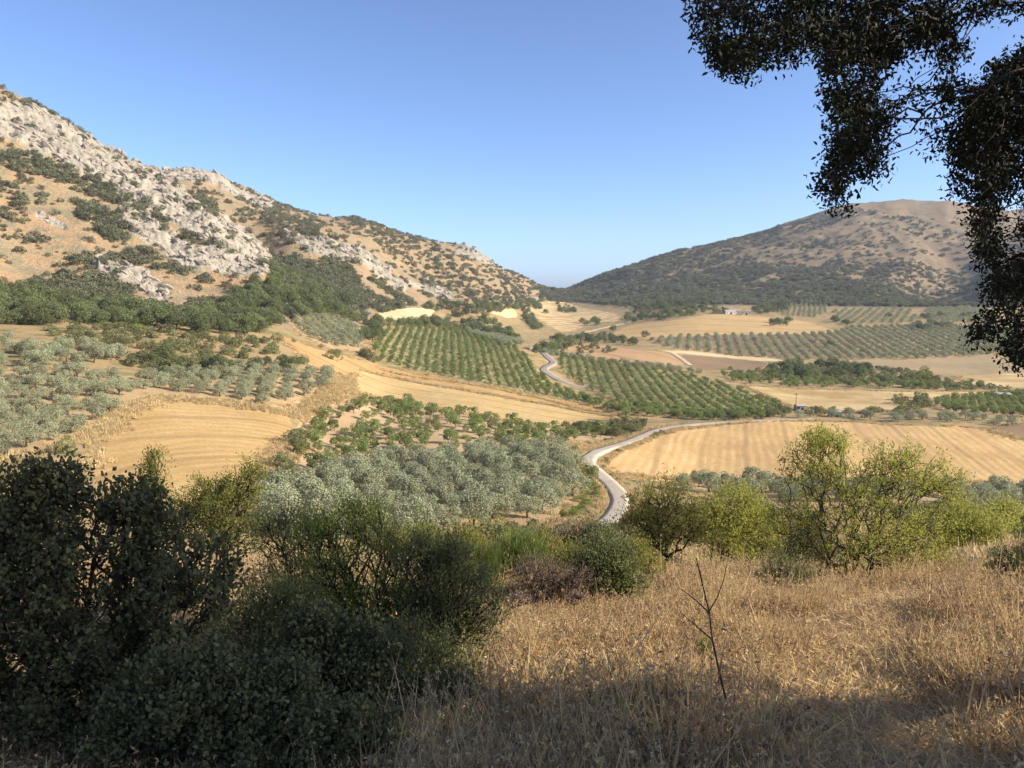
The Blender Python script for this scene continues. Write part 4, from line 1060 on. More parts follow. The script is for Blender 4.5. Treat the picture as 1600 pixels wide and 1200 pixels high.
near_shrub('round_shrub', (1225, 930), [(0, 42, 40, 34, 2), (-20, 24, 26, 22, 1), (26, 26, 24, 22, 1)],
           'dull_leaf', 'small grey-green shrub at the foot of the big thorn tree', nodes=170, per=30, size=.04, aspect=.4, spread=.09, r0=.02, stems=5, seed=46)
near_shrub('round_shrub', (1425, 905), [(0, 50, 48, 36, 2), (-30, 30, 34, 26, 1), (36, 30, 36, 26, 1)],
           'lime_leaf', 'pale green shrub growing against the side of the big thorn tree', nodes=220, per=28, size=.05, aspect=.45, spread=.12, r0=.03, stems=5, seed=47, leafless=.15)
near_shrub('round_shrub', (1590, 915), [(0, 32, 50, 30, 2), (40, 40, 40, 30, 1)],
           'holm_leaf', 'dark low bush at the end of the sunlit grass', nodes=200, per=36, size=.045, aspect=.5, spread=.1, r0=.03, stems=4, seed=48)
near_shrub('broom_bush', (800, 925), [(0, 40, 40, 30, 2), (20, 55, 30, 26, 1)],
           'reedleaf', 'bright green broom bush with upright rush-like stems', nodes=130, per=34, size=.32, aspect=.035, spread=.12, r0=.02, stems=6, seed=49, upright=2.0, fold=.02)
near_shrub('broom_bush', (735, 935), [(0, 40, 46, 32, 2), (-30, 30, 30, 26, 1)],
           'reedleaf', 'green broom bush next to the half bare thorn bush', nodes=130, per=34, size=.3, aspect=.035, spread=.12, r0=.02, stems=6, seed=50, upright=1.6, fold=.02)
near_shrub('dry_bush', (838, 950), [(0, 62, 42, 26, 2), (60, 48, 40, 22, 1.4), (20, 40, 46, 22, 1)],
           'dryleaf', 'leafless grey-brown bush in front of the green broom', nodes=330, per=5, size=.05, aspect=.2, spread=.12, r0=.02, stems=6, bark='bark', seed=51)
near_shrub('dry_bush', (905, 880), [(0, 36, 44, 22, 2), (-40, 30, 40, 22, 1)],
           'dryleaf', 'grey twiggy bush below the road bend', nodes=260, per=8, size=.08, aspect=.2, spread=.18, r0=.03, stems=6, bark='bark', seed=52)

AIRY = [  # foot pixel, size in pixels, leaf, phrase
    ((720, 905), 48, 'lime_leaf', 'airy yellow-green bush beyond the half bare thorn bush'), ((770, 885), 42, 'thorn_leaf', 'loose green bush above the rush-stemmed broom'),
    ((850, 905), 40, 'lime_leaf', 'light green bush behind the leafless grey-brown bush'), ((895, 925), 44, 'thorn_leaf', 'loose green bush beside the dense rounded shrub'),
    ((985, 915), 44, 'lime_leaf', 'airy yellow-green bush between rounded shrub and small thorn tree'), ((930, 880), 38, 'dull_leaf', 'grey-green bush under the road end'),
    ((1170, 885), 46, 'thorn_leaf', 'loose bush filling the gap before the big thorn tree'), ((1260, 890), 44, 'dull_leaf', 'dull green bush under the crown of the big thorn tree'),
    ((650, 900), 46, 'thorn_leaf', 'loose green bush at the foot of the olive grove'), ((1560, 862), 50, 'lime_leaf', 'light green bush beyond the bright rounded shrub')]
for i, (ft, sz, lf, text) in enumerate(AIRY):
    near_shrub('airy_bush', ft, [(0, sz * .9, sz * .9, sz * .5, 2), (-sz * .5, sz * .6, sz * .55, sz * .45, 1.2), (sz * .55, sz * .55, sz * .5, sz * .45, 1.2), (sz * .1, sz * 1.3, sz * .4, sz * .3, .8)],
               lf, text, nodes=230, per=26, size=.06, aspect=.42, spread=.16, r0=.03, stems=5, bark='bark', seed=120 + i, leafless=.12)

# the oak that shades the slope; its limbs hang into the view
MASK = [np.array(p, float) for p in (
    [(1085, 35), (1088, 0), (1092, -60), (1260, -60), (1262, 60), (1240, 98), (1205, 92), (1185, 75), (1165, 108), (1135, 112), (1112, 80)],
    [(1250, -60), (1490, -60), (1470, 60), (1440, 72), (1400, 78), (1300, 92), (1268, 60)],
    [(1292, 70), (1425, 60), (1412, 110), (1392, 190), (1394, 228), (1370, 268), (1332, 262), (1304, 288), (1292, 258), (1303, 200), (1293, 130)],
    [(1284, 272), (1308, 262), (1318, 316), (1300, 334), (1276, 324), (1276, 300)],
    [(1412, 140), (1480, 118), (1520, 130), (1500, 196), (1490, 240), (1442, 230), (1424, 190)],
    [(1480, -60), (1660, -60), (1660, 0), (1585, 15), (1530, 40), (1500, 88), (1480, 118), (1460, 60)],
    [(1540, 112), (1600, 58), (1660, 40), (1660, 580), (1580, 556), (1566, 520), (1536, 508), (1534, 470), (1548, 440), (1534, 380), (1514, 330), (1522, 300), (1484, 290), (1492, 240), (1502, 190)],
    [(1517, 508), (1560, 502), (1556, 528), (1522, 530)], [(1562, 520), (1660, 500), (1660, 566), (1574, 566)],
    [(1640, -60), (2080, -60), (2180, 120), (2120, 330), (1980, 420), (1930, 560), (1830, 500), (1760, 600), (1700, 540), (1650, 560)],
    [(1092, -62), (2080, -62), (2000, -260), (1700, -330), (1400, -300), (1200, -200)])]
DENS = [1.3, 1.5, 1.4, 1.3, .6, .8, 1.9, 1.2, 1.3, .42, .36]
g = np.random.default_rng(77)
pts = []
for pl, dn in zip(MASK, DENS):
    x0, y0 = pl.min(0); x1, y1 = pl.max(0)
    k = int((x1 - x0) * (y1 - y0) / 130 * dn)
    c = g.uniform([x0, y0], [x1, y1], (k, 2)); c = c[inpoly(c[:, 0], c[:, 1], pl)]
    # leave holes so that sky shows between the sprays
    c = c[fbm(c[:, 0] / 34, c[:, 1] / 34, 3, 91) > -.13]
    dd = g.uniform(4.4, 6.6, len(c)) + np.clip(c[:, 0] - 1250, 0, 400) / 400 * .6
    rx, rz = ray(c[:, 0], c[:, 1])
    pts.append(np.stack([rx * dd, dd, rz * dd], 1))
fore = np.concatenate(pts)
TRX, TRY = 9.0, 4.4
TRZ = float(height(np.array([TRX]), np.array([TRY]))[0])
def outside(P_):
    px, py = project(P_[:, 0], P_[:, 1], P_[:, 2])
    mg = FPX * .5 / np.maximum(P_[:, 1], .4)
    return (P_[:, 1] < .4) | (px > 1600 + mg) | (py < -mg)
def big_oak(name, x, y, zb, lobes, n_pts, label, extra=None, lsize=.036, per=38, spread=.1, seed=5, r0=.28, fork=2.6, lfar=.16, pfar=30, sfar=.4):
    g = np.random.default_rng(seed)
    P_, _ = lobes_points([(*l, n_pts // len(lobes)) for l in lobes], g, .45)
    P_ = P_[outside(P_)]
    P_ = P_[P_[:, 2] > height(P_[:, 0], P_[:, 1]) + .8]
    root = np.array([x, y, zb + fork])
    paths, Q, par, cnt = grow(P_, root, r0 * .75, .1, g, tip=.003)
    if extra is not None:                       # slender limbs that carry the hanging sprays
        roots = np.array([[6.6, 5.2, 3.2], [6.2, 6.2, 1.6], [5.2, 4.4, 3.6]])
        own = np.argmin(np.linalg.norm(extra[:, None] - roots[None], axis=2) + [0, .4, -.3], 1)
        for q in range(3):
            paths += grow(extra[own == q], roots[q], .026, .12, g, tip=.0026, pw=.5, straight=.4)[0]
            m0 = (root + roots[q]) / 2 + [0, 0, .5]
            paths.append((np.array([root, m0, roots[q]]), np.array([.09, .06, .027])))
    e = empty(name, (x, y, zb))
    trunk = [(np.array([[x, y, zb - .4], [x, y, zb], [x + .1, y - .05, zb + fork * .5], root + [0, 0, .1]]), np.array([r0 * 1.5, r0 * 1.2, r0, r0 * .85]))]
    V, F_ = tubes(trunk, 10); obj('trunk', mesh('trunk', V - [x, y, zb], F_, M['darkbark'], True), e)
    V, F_ = tubes(paths, 5); obj('limbs', mesh('limbs', V - [x, y, zb], F_, M['darkbark'], True), e)
    Vs = []
    def spray(C, per, spread, size, asp, fine=False):
        idx = np.repeat(np.arange(len(C)), per); n_ = len(idx)
        off = np.clip(g.normal(size=(n_, 3)), -1.5, 1.5) * spread * [.55, .55, .5] - [0, 0, spread * .25]
        return leaves(C[idx] + off, g.normal(size=(n_, 3)) + [0, 0, -.5], size, asp, .1, g, fine=fine)
    Vs.append(spray(P_, pfar, sfar, lfar, .6))
    if extra is not None: Vs.append(spray(extra, per, spread, lsize, .42, True))
    V, Fs = join(*Vs)
    obj('crown', mesh('crown', V - [x, y, zb], np.concatenate(Fs), M['oakshade_leaf']), e)
    return tag(e, label, 'oak tree')
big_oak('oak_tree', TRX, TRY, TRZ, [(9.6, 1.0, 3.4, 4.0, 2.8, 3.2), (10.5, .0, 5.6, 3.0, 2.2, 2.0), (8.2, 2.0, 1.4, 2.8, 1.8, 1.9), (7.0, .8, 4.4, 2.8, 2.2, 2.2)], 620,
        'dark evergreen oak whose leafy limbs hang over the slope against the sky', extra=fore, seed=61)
zb = float(height(np.array([15.5]), np.array([8.6]))[0])
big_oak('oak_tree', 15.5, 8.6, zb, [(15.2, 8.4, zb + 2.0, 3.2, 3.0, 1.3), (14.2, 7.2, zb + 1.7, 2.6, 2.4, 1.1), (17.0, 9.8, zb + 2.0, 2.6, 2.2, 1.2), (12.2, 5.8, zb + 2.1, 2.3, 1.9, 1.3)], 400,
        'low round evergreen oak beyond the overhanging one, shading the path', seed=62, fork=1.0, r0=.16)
zb = float(height(np.array([14.0]), np.array([-2.0]))[0])
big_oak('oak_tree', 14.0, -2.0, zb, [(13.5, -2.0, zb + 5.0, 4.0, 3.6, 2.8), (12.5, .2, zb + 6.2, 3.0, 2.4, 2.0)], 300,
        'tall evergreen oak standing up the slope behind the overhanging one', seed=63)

# ------------------------------------------------------------------ dry grass
def tuft(seed, nb, h, rad, lean=.28, heads=.35, wid=.011, flower=0):
    g = np.random.default_rng(seed)
    a = g.uniform(0, 6.28, nb); r_ = rad * np.sqrt(g.random(nb))
    P_ = np.stack([np.cos(a) * r_, np.sin(a) * r_, np.full(nb, -.03)], 1)
    hh = h * g.uniform(.45, 1.15, nb)
    D = unit(np.stack([g.normal(size=nb) * lean, g.normal(size=nb) * lean, np.ones(nb)], 1))
    V, F_ = leaves(P_, D, hh, wid / h * 1.2, .01, g)
    nf = len(F_)
    k = g.random(nb) < heads
    tip = V.reshape(-1, 4, 3)[:, 2][k]
    kk = np.repeat(np.arange(len(tip)), 3)
    V2, F2 = leaves(tip[kk] + g.normal(size=(len(kk), 3)) * .008, g.normal(size=(len(kk), 3)) * .5 + [0, 0, .6], .045, .3, .2, g)
    parts = [(V, F_), (V2, F2)]
    mi = [np.zeros(len(F_)), np.ones(len(F2))]
    if flower:
        t3 = V.reshape(-1, 4, 3)[:, 2][g.choice(nb, min(flower, nb), replace=False)] + [0, 0, .02]
        kk = np.repeat(np.arange(len(t3)), 9)
        V3, F3 = leaves(t3[kk], g.normal(size=(len(kk), 3)), .017, .8, .2, g)
        parts.append((V3, F3)); mi.append(np.full(len(F3), 2))
    V, Fs = join(*parts)
    return mesh('tuft', V, np.concatenate(Fs), mats=[M['grass'], M['grasshead'], M['flowerhead']], midx=np.concatenate(mi))
M['grass'] = leaf_mat('dry_grass', (.50, .355, .175), (.74, .57, .32), .42, var=.25)
M['grasshead'] = leaf_mat('grass_heads', (.50, .35, .17), (.70, .54, .30), .4, var=.2)
M['flowerhead'] = leaf_mat('dry_flower_heads', (.52, .43, .30), (.64, .55, .41), .2, var=.1)
M['greengrass'] = leaf_mat('green_grass', (.16, .18, .06), (.28, .27, .10), .3, var=.25)
TUFTS = [tuft(800 + i, 58, (.28, .36, .24, .42, .32, .26)[i], (.26, .24, .28, .22, .3, .26)[i], lean=.42, wid=.0075, flower=(0, 5, 1, 7, 3, 9)[i]) for i in range(6)]
TUFTS += [tuft(810, 50, .42, .28, lean=.95, heads=.3), tuft(811, 40, .36, .3, lean=1.3, heads=.2), tuft(812, 9, .85, .25, lean=.3, heads=1.0, flower=5), tuft(813, 7, .75, .3, lean=.35, heads=1.0)]
M['browngrass'] = leaf_mat('brown_weeds', (.20, .125, .08), (.34, .225, .14), .25, var=.25)
for i in range(2):
    bt = tuft(820 + i, 44, (.3, .4, .24, .34)[i], .24, lean=.5, heads=.6, wid=.008, flower=(0, 4, 0, 6)[i])
    bt.materials[0] = M['browngrass']; bt.materials[1] = M['browngrass']; TUFTS.append(bt)
gt = tuft(814, 60, .2, .2, lean=.6, heads=0); gt.materials[0] = M['greengrass']; TUFTS.append(gt)
PATH = hit([(1420, 1195), (1385, 1120), (1340, 1050), (1330, 1000), (1360, 960), (1420, 930)], 1.5)
gg = np.random.default_rng(15)
n_ = 24000
rr = np.sqrt(gg.uniform(2.0 ** 2, 34 ** 2, n_)); aa = np.radians(gg.uniform(-40, 44, n_))
rr = np.where(gg.random(n_) < .42, gg.uniform(1.8, 14, n_), rr)
gxp, gyp = rr * np.sin(aa), rr * np.cos(aa)
dpath = capsule(gxp, gyp, [(*PATH[i], *PATH[i + 1], 1.0) for i in range(len(PATH) - 1)])
dens = .12 + 1.3 * sstep(-.12, .12, fbm(gxp / 2.0, gyp / 2.0, 3, 70))
keep = (gg.random(n_) < dens) & (dpath > .5 + .35 * gg.random(n_))
gp = np.stack([gxp[keep], gyp[keep], height(gxp[keep], gyp[keep])], 1)
gs = gg.uniform(.5, 1.0, len(gp)) * (1 + .3 * sstep(12, 20, gp[:, 1])) * (.55 + .45 * sstep(3.5, 7, gp[:, 1])) * np.clip(1 + 2.0 * fbm(gp[:, 0] / 2.5, gp[:, 1] / 2.5, 2, 71), .45, 1.35)
scatter('dry_grass', gp, gs, TUFTS, 'dry straw coloured grass with pale seed heads covering the slope underfoot', 'grass', .12, gg)
# short litter and broken stalks between the tufts
LIT = [tuft(830 + i, 60, .12, .3, lean=2.2, heads=.1, wid=.008) for i in range(3)]
k = gg.random(n_) < .45
lp_ = np.stack([gxp[k], gyp[k], height(gxp[k], gyp[k])], 1)
scatter('grass_litter', lp_, gg.uniform(.7, 1.5, len(lp_)), LIT, 'broken dry stalks lying on the brown earth of the slope', 'litter', .1, gg)
# rough verges and dry banks in the valley
VT = [tuft(850 + i, 46, .7, .55, lean=.4, heads=.2, wid=.07) for i in range(3)]
M['palegrass'] = leaf_mat('pale_verge_grass', (.50, .38, .19), (.66, .52, .29), .35, var=.2)
for m_ in VT: m_.materials[0] = M['palegrass']; m_.materials[1] = M['palegrass']
vp = []
def along(pix, step, wid):
    c = hit(pix); s_ = np.concatenate([[0], np.cumsum(np.hypot(*np.diff(c, axis=0).T))])
    t_ = gg.uniform(0, s_[-1], int(s_[-1] / step))
    vp.append(np.stack([np.interp(t_, s_, c[:, 0]), np.interp(t_, s_, c[:, 1])], 1) + gg.normal(size=(len(t_), 2)) * wid)
along([(140, 690), (190, 645), (250, 622), (320, 627), (440, 645)], .07, 1.6)
along([(455, 650), (480, 640), (530, 605), (545, 592)], .05, 1.8)
along([(455, 690), (440, 710), (420, 740), (400, 770)], .07, 1.6)
along([(562, 578), (620, 591), (750, 614), (870, 635), (960, 650)], .3, .5)
along([(590, 575), (700, 596), (850, 624), (990, 648)], .22, .8)
along([(820, 702), (900, 696), (960, 690), (990, 684)], .06, 1.5)
along([(962, 742), (1100, 752), (1300, 752), (1600, 762)], .16, 1.2)
along([(1012, 684), (1062, 671), (1130, 663), (1280, 658)], .2, .8)
along([(1160, 602), (1225, 630), (1250, 643), (1400, 643)], .3, .8)
for pl in WPOLY:
    q = np.vstack([pl, pl[:1]]); s_ = np.concatenate([[0], np.cumsum(np.hypot(*np.diff(q, axis=0).T))])
    t_ = gg.uniform(0, s_[-1], int(s_[-1] / .45))
    e_ = np.stack([np.interp(t_, s_, q[:, 0]), np.interp(t_, s_, q[:, 1])], 1) + gg.normal(size=(len(t_), 2)) * 1.1
    e_ = e_[fbm(e_[:, 0] / 9, e_[:, 1] / 9, 2, 83) > -.08]
    vp.append(e_[(e_[:, 1] < 480) & (np.abs(e_[:, 0]) < .72 * e_[:, 1])])
for side in (1, -1):
    k = gg.integers(0, 120, 900)
    vp.append(rc[k] + nrm[k] * (side * (2.7 + np.abs(gg.normal(size=900)) * .9))[:, None] + gg.normal(size=(900, 2)) * .4)
pl = hit(refine([(620, 860), (760, 840), (890, 805), (960, 830), (1100, 800), (1350, 800), (1600, 840), (1600, 880), (1200, 880), (900, 890), (640, 900)], 1))
vp.append(rows_in(pl, 1.1, 1.1, .3, .5, gg, .3))
vp = np.concatenate(vp)
k = np.min(np.hypot(vp[:, None, 0] - rc[None, ::2, 0], vp[:, None, 1] - rc[None, ::2, 1]), 1) > 2.6
vp = vp[k]
scatter('verge_grass', np.column_stack([vp, height(vp[:, 0], vp[:, 1])]), gg.uniform(.6, 1.3, len(vp)), VT, 'tall dry grass along the field banks and road verges', 'grass', .1, gg)

# ------------------------------------------------------------------ loose rock on the mountain
def rock_mesh(seed):
    g = np.random.default_rng(seed)
    import bmesh
    bm = bmesh.new(); bmesh.ops.create_icosphere(bm, subdivisions=2, radius=1)
    for v in bm.verts: v.co *= g.uniform(.85, 1.15)
    V = np.array([v.co[:] for v in bm.verts]); F_ = np.array([[v.index for v in f.verts] for f in bm.faces]); bm.free()
    for _ in range(7):
        n0 = unit(g.normal(size=3)); d0 = g.uniform(.35, .75)
        ex = np.maximum(V @ n0 - d0, 0); V = V - ex[:, None] * n0
    V *= [1.35, g.uniform(.55, .8), g.uniform(.5, .9)]
    return mesh('rock', V, F_, M['limestone'])
M['limestone'] = plain_mat('limestone', (.38, .34, .275), (.20, .17, .13), 2.2, .95, .8)
ROCKS = [rock_mesh(i) for i in range(5)]
gr = np.random.default_rng(19)
nq = 60000
r_ = np.exp(gr.uniform(math.log(340), math.log(1250), nq)); a_ = np.radians(gr.uniform(-37, 2, nq))
qx, qy = r_ * np.sin(a_), r_ * np.cos(a_)
qz, qr, qh, qpx, qpy = height(qx, qy, True)
k = (gr.random(nq) < qr * .26 + .012 * qh)
scatter('limestone_outcrops', np.stack([qx, qy, qz - .3], 1)[k], gr.uniform(.4, 1.5, k.sum()) ** 1.7 * (1 + r_[k] / 900) * np.where(qr[k] > .2, 1.15, .5), ROCKS, 'pale grey limestone crags and boulders breaking through the mountain slope', 'rocks', .3, gr, bed=(.35, .6))

# ------------------------------------------------------------------ single things in the valley
for px_, py_, kd, s_, nm, text, cat in (
        (978, 656, 'poplar', 1.0, 'poplar_tree', 'upright green poplar standing alone at the end of the yellow strip', 'poplar tree'),
        (1255, 588, 'oak', 1.15, 'oak_tree', 'tall dark oak rising out of the green thicket', 'oak tree'),
        (1305, 583, 'poplar', .62, 'cypress_tree', 'small pointed dark tree beside the tall thicket oak', 'tree'),
        (1350, 592, 'poplar', .85, 'poplar_tree', 'slender green poplar at the end of the thicket', 'poplar tree'),
        (1298, 543, 'oak', 1.0, 'oak_tree', 'lone dark oak inside the striped olive plantation', 'oak tree'),
        (1445, 596, 'greenshrub', 3.2, 'broad_tree', 'broad bright green tree beside the valley track', 'tree'),
        (1008, 527, 'oak', 1.0, 'oak_tree', 'lone oak at the corner of the golden rise', 'oak tree'),
        (958, 517, 'oak', 1.0, 'oak_tree', 'lone dark oak beside the climbing dirt track', 'oak tree'),
        (853, 490, 'oak', 1.0, 'oak_tree', 'lone oak above the striped pass field', 'oak tree'),
        (1388, 497, 'oak', 1.1, 'oak_tree', 'lone oak on the pale terrace under the hill', 'oak tree'),
        (520, 562, 'shrub', 2.0, 'shrub', 'rounded dark shrub at the corner of the large almond orchard', 'shrub'),
        (574, 560, 'shrub', 2.4, 'shrub', 'large round bush between the small olive grove and the almond rows', 'shrub')):
    p_ = hit([(px_, py_)])[0]; z_ = float(height(p_[:1], p_[1:])[0])
    plant(kd, nm, p_[0], p_[1], z_ - .1, s_, text, cat, None, parts=True)

M['whitewash'] = plain_mat('whitewash', (.64, .60, .53), (.52, .48, .42), 1.5, .9, .1)
M['tiles'] = plain_mat('roof_tiles', (.36, .20, .12), (.28, .15, .09), 4, .9, .4)
M['metalroof'] = plain_mat('grey_sheet_roof', (.42, .42, .42), (.34, .34, .34), 2, .5, .1)
M['darkwood'] = plain_mat('dark_door', (.10, .07, .05), (.06, .045, .03), 5)
M['glass'] = plain_mat('dark_glass', (.05, .06, .07), (.04, .05, .06), 2, .15, 0)
M['stonewall'] = plain_mat('rubble_wall', (.42, .37, .30), (.30, .26, .21), 2.5, .95, .6)
def box(x0, x1, y0, y1, z0, z1):
    V = np.array([[x, y, z] for z in (z0, z1) for y in (y0, y1) for x in (x0, x1)], float)
    return V, np.array([[0, 2, 3, 1], [4, 5, 7, 6], [0, 1, 5, 4], [2, 6, 7, 3], [0, 4, 6, 2], [1, 3, 7, 5]])
def house(name, px_, py_, w_, dp, h, rh, wall, roof, label, rz=0, wins=2, d=None):
    p_ = hit([(px_, py_)])[0]
    z_ = float(height(p_[:1], p_[1:])[0])
    e = empty(name, (p_[0], p_[1], z_), rz)
    obj('wall', mesh('wall', *box(-w_ / 2, w_ / 2, 0, dp, -1.5, h), M[wall]), e)
    o_ = .25
    V = np.array([[-w_ / 2 - o_, -o_, h + .02], [w_ / 2 + o_, -o_, h + .02], [w_ / 2 + o_, dp + o_, h + .02], [-w_ / 2 - o_, dp + o_, h + .02],
                  [-w_ / 2 - o_, dp / 2, h + rh], [w_ / 2 + o_, dp / 2, h + rh]])
    obj('roof', mesh('roof', V, [np.array([[0, 1, 5, 4], [2, 3, 4, 5], [0, 3, 2, 1]]), np.array([[0, 4, 3], [1, 2, 5]])], M[roof]), e)
    obj('door', mesh('door', *box(-w_ * .08, w_ * .08 + .5, -.06, .1, -.2, min(2.1, h * .75)), M['darkwood']), e)
    for i in range(wins):
        cx = (-.34 + .68 * i / max(1, wins - 1)) * w_
        f = obj('window', mesh('window', *box(cx - .5, cx + .5, -.05, .08, h * .42, h * .42 + 1.1), M['darkwood']), e)
        obj('pane', mesh('pane', *box(cx - .42, cx + .42, -.07, .02, h * .42 + .08, h * .42 + 1.02), M['glass']), f)
    return tag(e, label, 'building')
house('farmhouse', 832, 468, 18, 8, 5.0, 2.0, 'whitewash', 'tiles', 'white house at the pass below the mountain end', .1, 4)
house('outbuilding', 816, 466, 9, 6, 3.5, 1.4, 'stonewall', 'tiles', 'stone outbuilding beside the white house at the pass', .3, 2)
house('farmhouse', 1142, 491, 13, 7, 3.6, 1.5, 'whitewash', 'metalroof', 'long white farm building on the golden rise', .15, 3)
house('farm_shed', 1166, 492, 11, 6, 3.4, 1.2, 'whitewash', 'tiles', 'white shed with tiled roof beside the long farm building', -.1, 2)
house('farm_shed', 1154, 489, 8, 6, 3.0, 1.0, 'stonewall', 'metalroof', 'low stone shed between the white farm buildings', .2, 1)
house('hut', 1253, 643, 4.0, 3.2, 2.2, .6, 'stonewall', 'metalroof', 'small stone hut beside the wooden pole', .1, 1)
house('hut', 1306, 651, 4.6, 3.0, 1.9, .5, 'whitewash', 'metalroof', 'small whitewashed hut among the roadside olives', -.1, 1)
house('farm_shed', 1568, 624, 7, 4, 2.4, .7, 'whitewash', 'metalroof', 'white shed with grey roof by the dark green orchard', -.1, 2)
house('hut', 1466, 594, 6, 4, 2.6, .9, 'stonewall', 'tiles', 'stone hut beside the broad bright green tree', .1, 1)

M['polewood'] = plain_mat('weathered_pole', (.16, .13, .11), (.11, .09, .075), 5)
p_ = hit([(1243, 645)])[0]; z_ = float(height(p_[:1], p_[1:])[0])
e = empty('utility_pole', (p_[0], p_[1], z_))
obj('pole', mesh('pole', *tubes([(np.array([[0, 0, -.5], [0, 0, 4], [0, 0, 8.2]]), np.array([.16, .13, .1]))], 8), M['polewood'], True), e)
obj('crossarm', mesh('crossarm', *box(-.7, .7, -.06, .06, 7.6, 7.74), M['polewood']), e)
for i in (-.6, 0, .6):
    obj('insulator', mesh('insulator', *tubes([(np.array([[i, 0, 7.74], [i, 0, 7.86], [i, 0, 7.98]]), np.array([.05, .06, .03]))], 6), M['glass'], True), e)
tag(e, 'thin wooden utility pole beside the small stone hut', 'utility pole')

# ------------------------------------------------------------------ small things on the slope
def at(px_, py_, d): 
    rx, rz = ray(px_, py_)
    return np.array([rx * d, d, rz * d])
M['twig'] = plain_mat('dark_twig', (.10, .07, .055), (.06, .045, .035), 12)
b_ = hit([(1141, 1150)], 1.5)[0]; d_ = b_[1]
def poly_path(pix, r0, r1, bend=.0):
    P_ = np.array([at(x, y, d_ + dz) for x, y, dz in pix]); k = len(P_)
    return P_, np.linspace(r0, r1, k)
zz = float(height(b_[:1], b_[1:])[0])
tw = [poly_path([(1142, 1160, 0), (1136, 1100, 0), (1124, 1050, .02), (1113, 1000, .05), (1108, 956, .05), (1098, 915, .1), (1088, 872, .12)], .0095, .004),
      poly_path([(1108, 958, .05), (1092, 942, -.05), (1075, 928, -.1), (1060, 918, -.15)], .006, .002), poly_path([(1108, 955, .05), (1120, 935, .15), (1131, 905, .2), (1136, 880, .22)], .006, .002),
      poly_path([(1113, 1000, .05), (1090, 980, .1), (1062, 955, .2)], .006, .002), poly_path([(1098, 915, .1), (1094, 892, 0), (1080, 868, 0)], .004, .0015)]
V, F_ = tubes(tw, 6)
e = empty('dead_sapling', (b_[0], b_[1], zz))
V -= [b_[0], b_[1], zz]
nt_ = 7 * 6
obj('stem', mesh('stem', V[:nt_], F_[:36], M['twig'], True), e)
obj('twigs', mesh('twigs', V[nt_:], F_[36:] - nt_, M['twig'], True), e)
tag(e, 'thin leafless dark sapling standing in the shaded dry grass', 'sapling')

near_shrub('dry_thistle', (575, 1195), [(-10, 50, 16, 16, 1), (12, 62, 12, 12, 1), (-25, 30, 14, 14, 1)], 'paleleaf', 'pale dry thistle with a broad head in front of the dark bushes', 'thistle', nodes=30, per=16, size=.04, aspect=.45, spread=.03, r0=.007, stems=2, bark='grass', seed=71, upright=.8)
near_shrub('dry_thistle', (640, 1200), [(0, 30, 16, 14, 1), (14, 40, 12, 12, 1)], 'paleleaf', 'short pale dry thistle at the shade edge next to the taller one', 'thistle', nodes=24, per=14, size=.035, aspect=.4, spread=.03, r0=.006, stems=2, bark='grass', seed=72, upright=.8)
near_shrub('dry_umbel', (812, 975), [(-3, 44, 12, 7, 1), (12, 34, 7, 6, .6), (-14, 30, 6, 6, .5)], 'dryleaf', 'dry brown umbel plant among the grass before the leafless bush', 'dry plant', nodes=40, per=12, size=.03, aspect=.6, spread=.04, r0=.01, stems=1, bark='bark', seed=73)
near_shrub('dry_umbel', (905, 968), [(0, 36, 10, 6, 1), (-12, 28, 6, 5, .6)], 'dryleaf', 'dry brown umbel plant at the foot of the dense rounded shrub', 'dry plant', nodes=36, per=12, size=.03, aspect=.6, spread=.04, r0=.01, stems=1, bark='bark', seed=74)
near_shrub('green_sprig', (1100, 1030), [(0, 22, 9, 20, 1)], 'thorn_leaf', 'small green sprig growing beside the leafless sapling', 'plant', nodes=30, per=14, size=.03, aspect=.4, spread=.04, r0=.006, stems=2, seed=75)
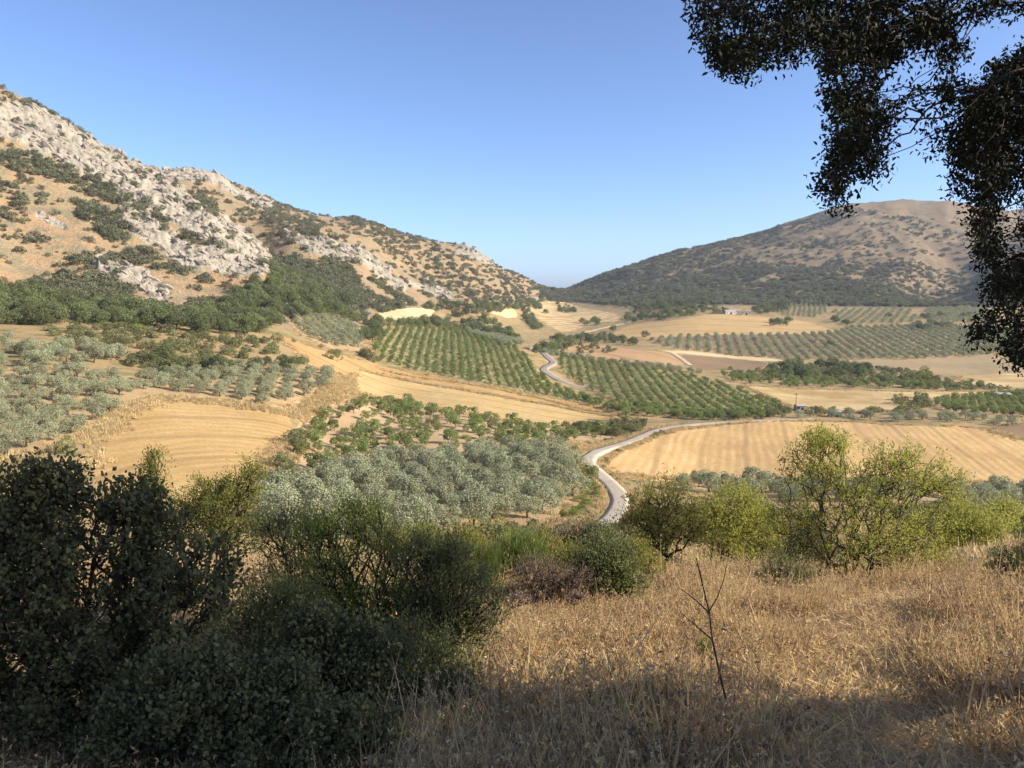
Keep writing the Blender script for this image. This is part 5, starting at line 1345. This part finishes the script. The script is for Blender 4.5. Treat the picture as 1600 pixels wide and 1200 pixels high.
near_shrub('grey_herb', (1060, 1195), [(0, 12, 24, 10, 1)], 'holm_leaf', 'low grey-green herb cushion on the bare shaded earth', 'plant', nodes=40, per=16, size=.045, aspect=.25, spread=.035, r0=.005, stems=3, seed=76, upright=1.2)

M['stone'] = plain_mat('path_stone', (.40, .37, .33), (.27, .24, .21), 5, .9, .5)
gs_ = np.random.default_rng(29)
WHERE = ['at the start of the worn path', 'half way along the worn path', 'where the worn path meets the sunlit grass', 'on the bare earth beside the worn path']
for i, (px_, py_, s_, w_) in enumerate([(1385, 1190, .07, 0), (1350, 1168, .05, 0), (1420, 1160, .045, 0), (1300, 1140, .06, 3), (1365, 1110, .04, 1), (1330, 1075, .05, 1), (1400, 1090, .035, 1),
                                        (1345, 1010, .06, 1), (1360, 968, .08, 2), (1395, 945, .07, 2), (1440, 940, .06, 2), (1260, 1175, .04, 3), (1180, 1185, .05, 3), (1130, 1190, .045, 3)]):
    p_ = hit([(px_, py_)], 1.5)[0]; z_ = float(height(p_[:1], p_[1:])[0])
    m_ = rock_mesh(40 + i); m_.materials.clear(); m_.materials.append(M['stone'])
    o = obj('stone', m_); o.location = (p_[0], p_[1], z_ + s_ * .15); o.scale = (s_ * 1.3, s_, s_ * .6); o.rotation_euler = (0, 0, gs_.uniform(0, 6))
    tag(o, 'pale flat stone ' + WHERE[w_], 'stone', 'stones ' + WHERE[w_])

# ------------------------------------------------------------------ air: thin haze over the whole place
hm = bpy.data.materials.new('haze'); hm.use_nodes = True
t = hm.node_tree; t.nodes.remove(t.nodes['Principled BSDF'])
pv = t.nodes.new('ShaderNodeVolumePrincipled')
pv.inputs['Color'].default_value = (.70, .82, 1.0, 1)
pv.inputs['Density'].default_value = .000075
pv.inputs['Density Attribute'].default_value = ''
pv.inputs['Anisotropy'].default_value = .0
t.links.new(pv.outputs[0], t.nodes['Material Output'].inputs['Volume'])
zmin, zmax = float(gz.min()) - 1.5, float(gz.max()) + 12
tag(obj('haze', mesh('haze', *box(-7200, 7200, -7200, 7200, zmin, zmax), hm)), 'thin blue summer haze filling the valley air', 'haze', kind='stuff')
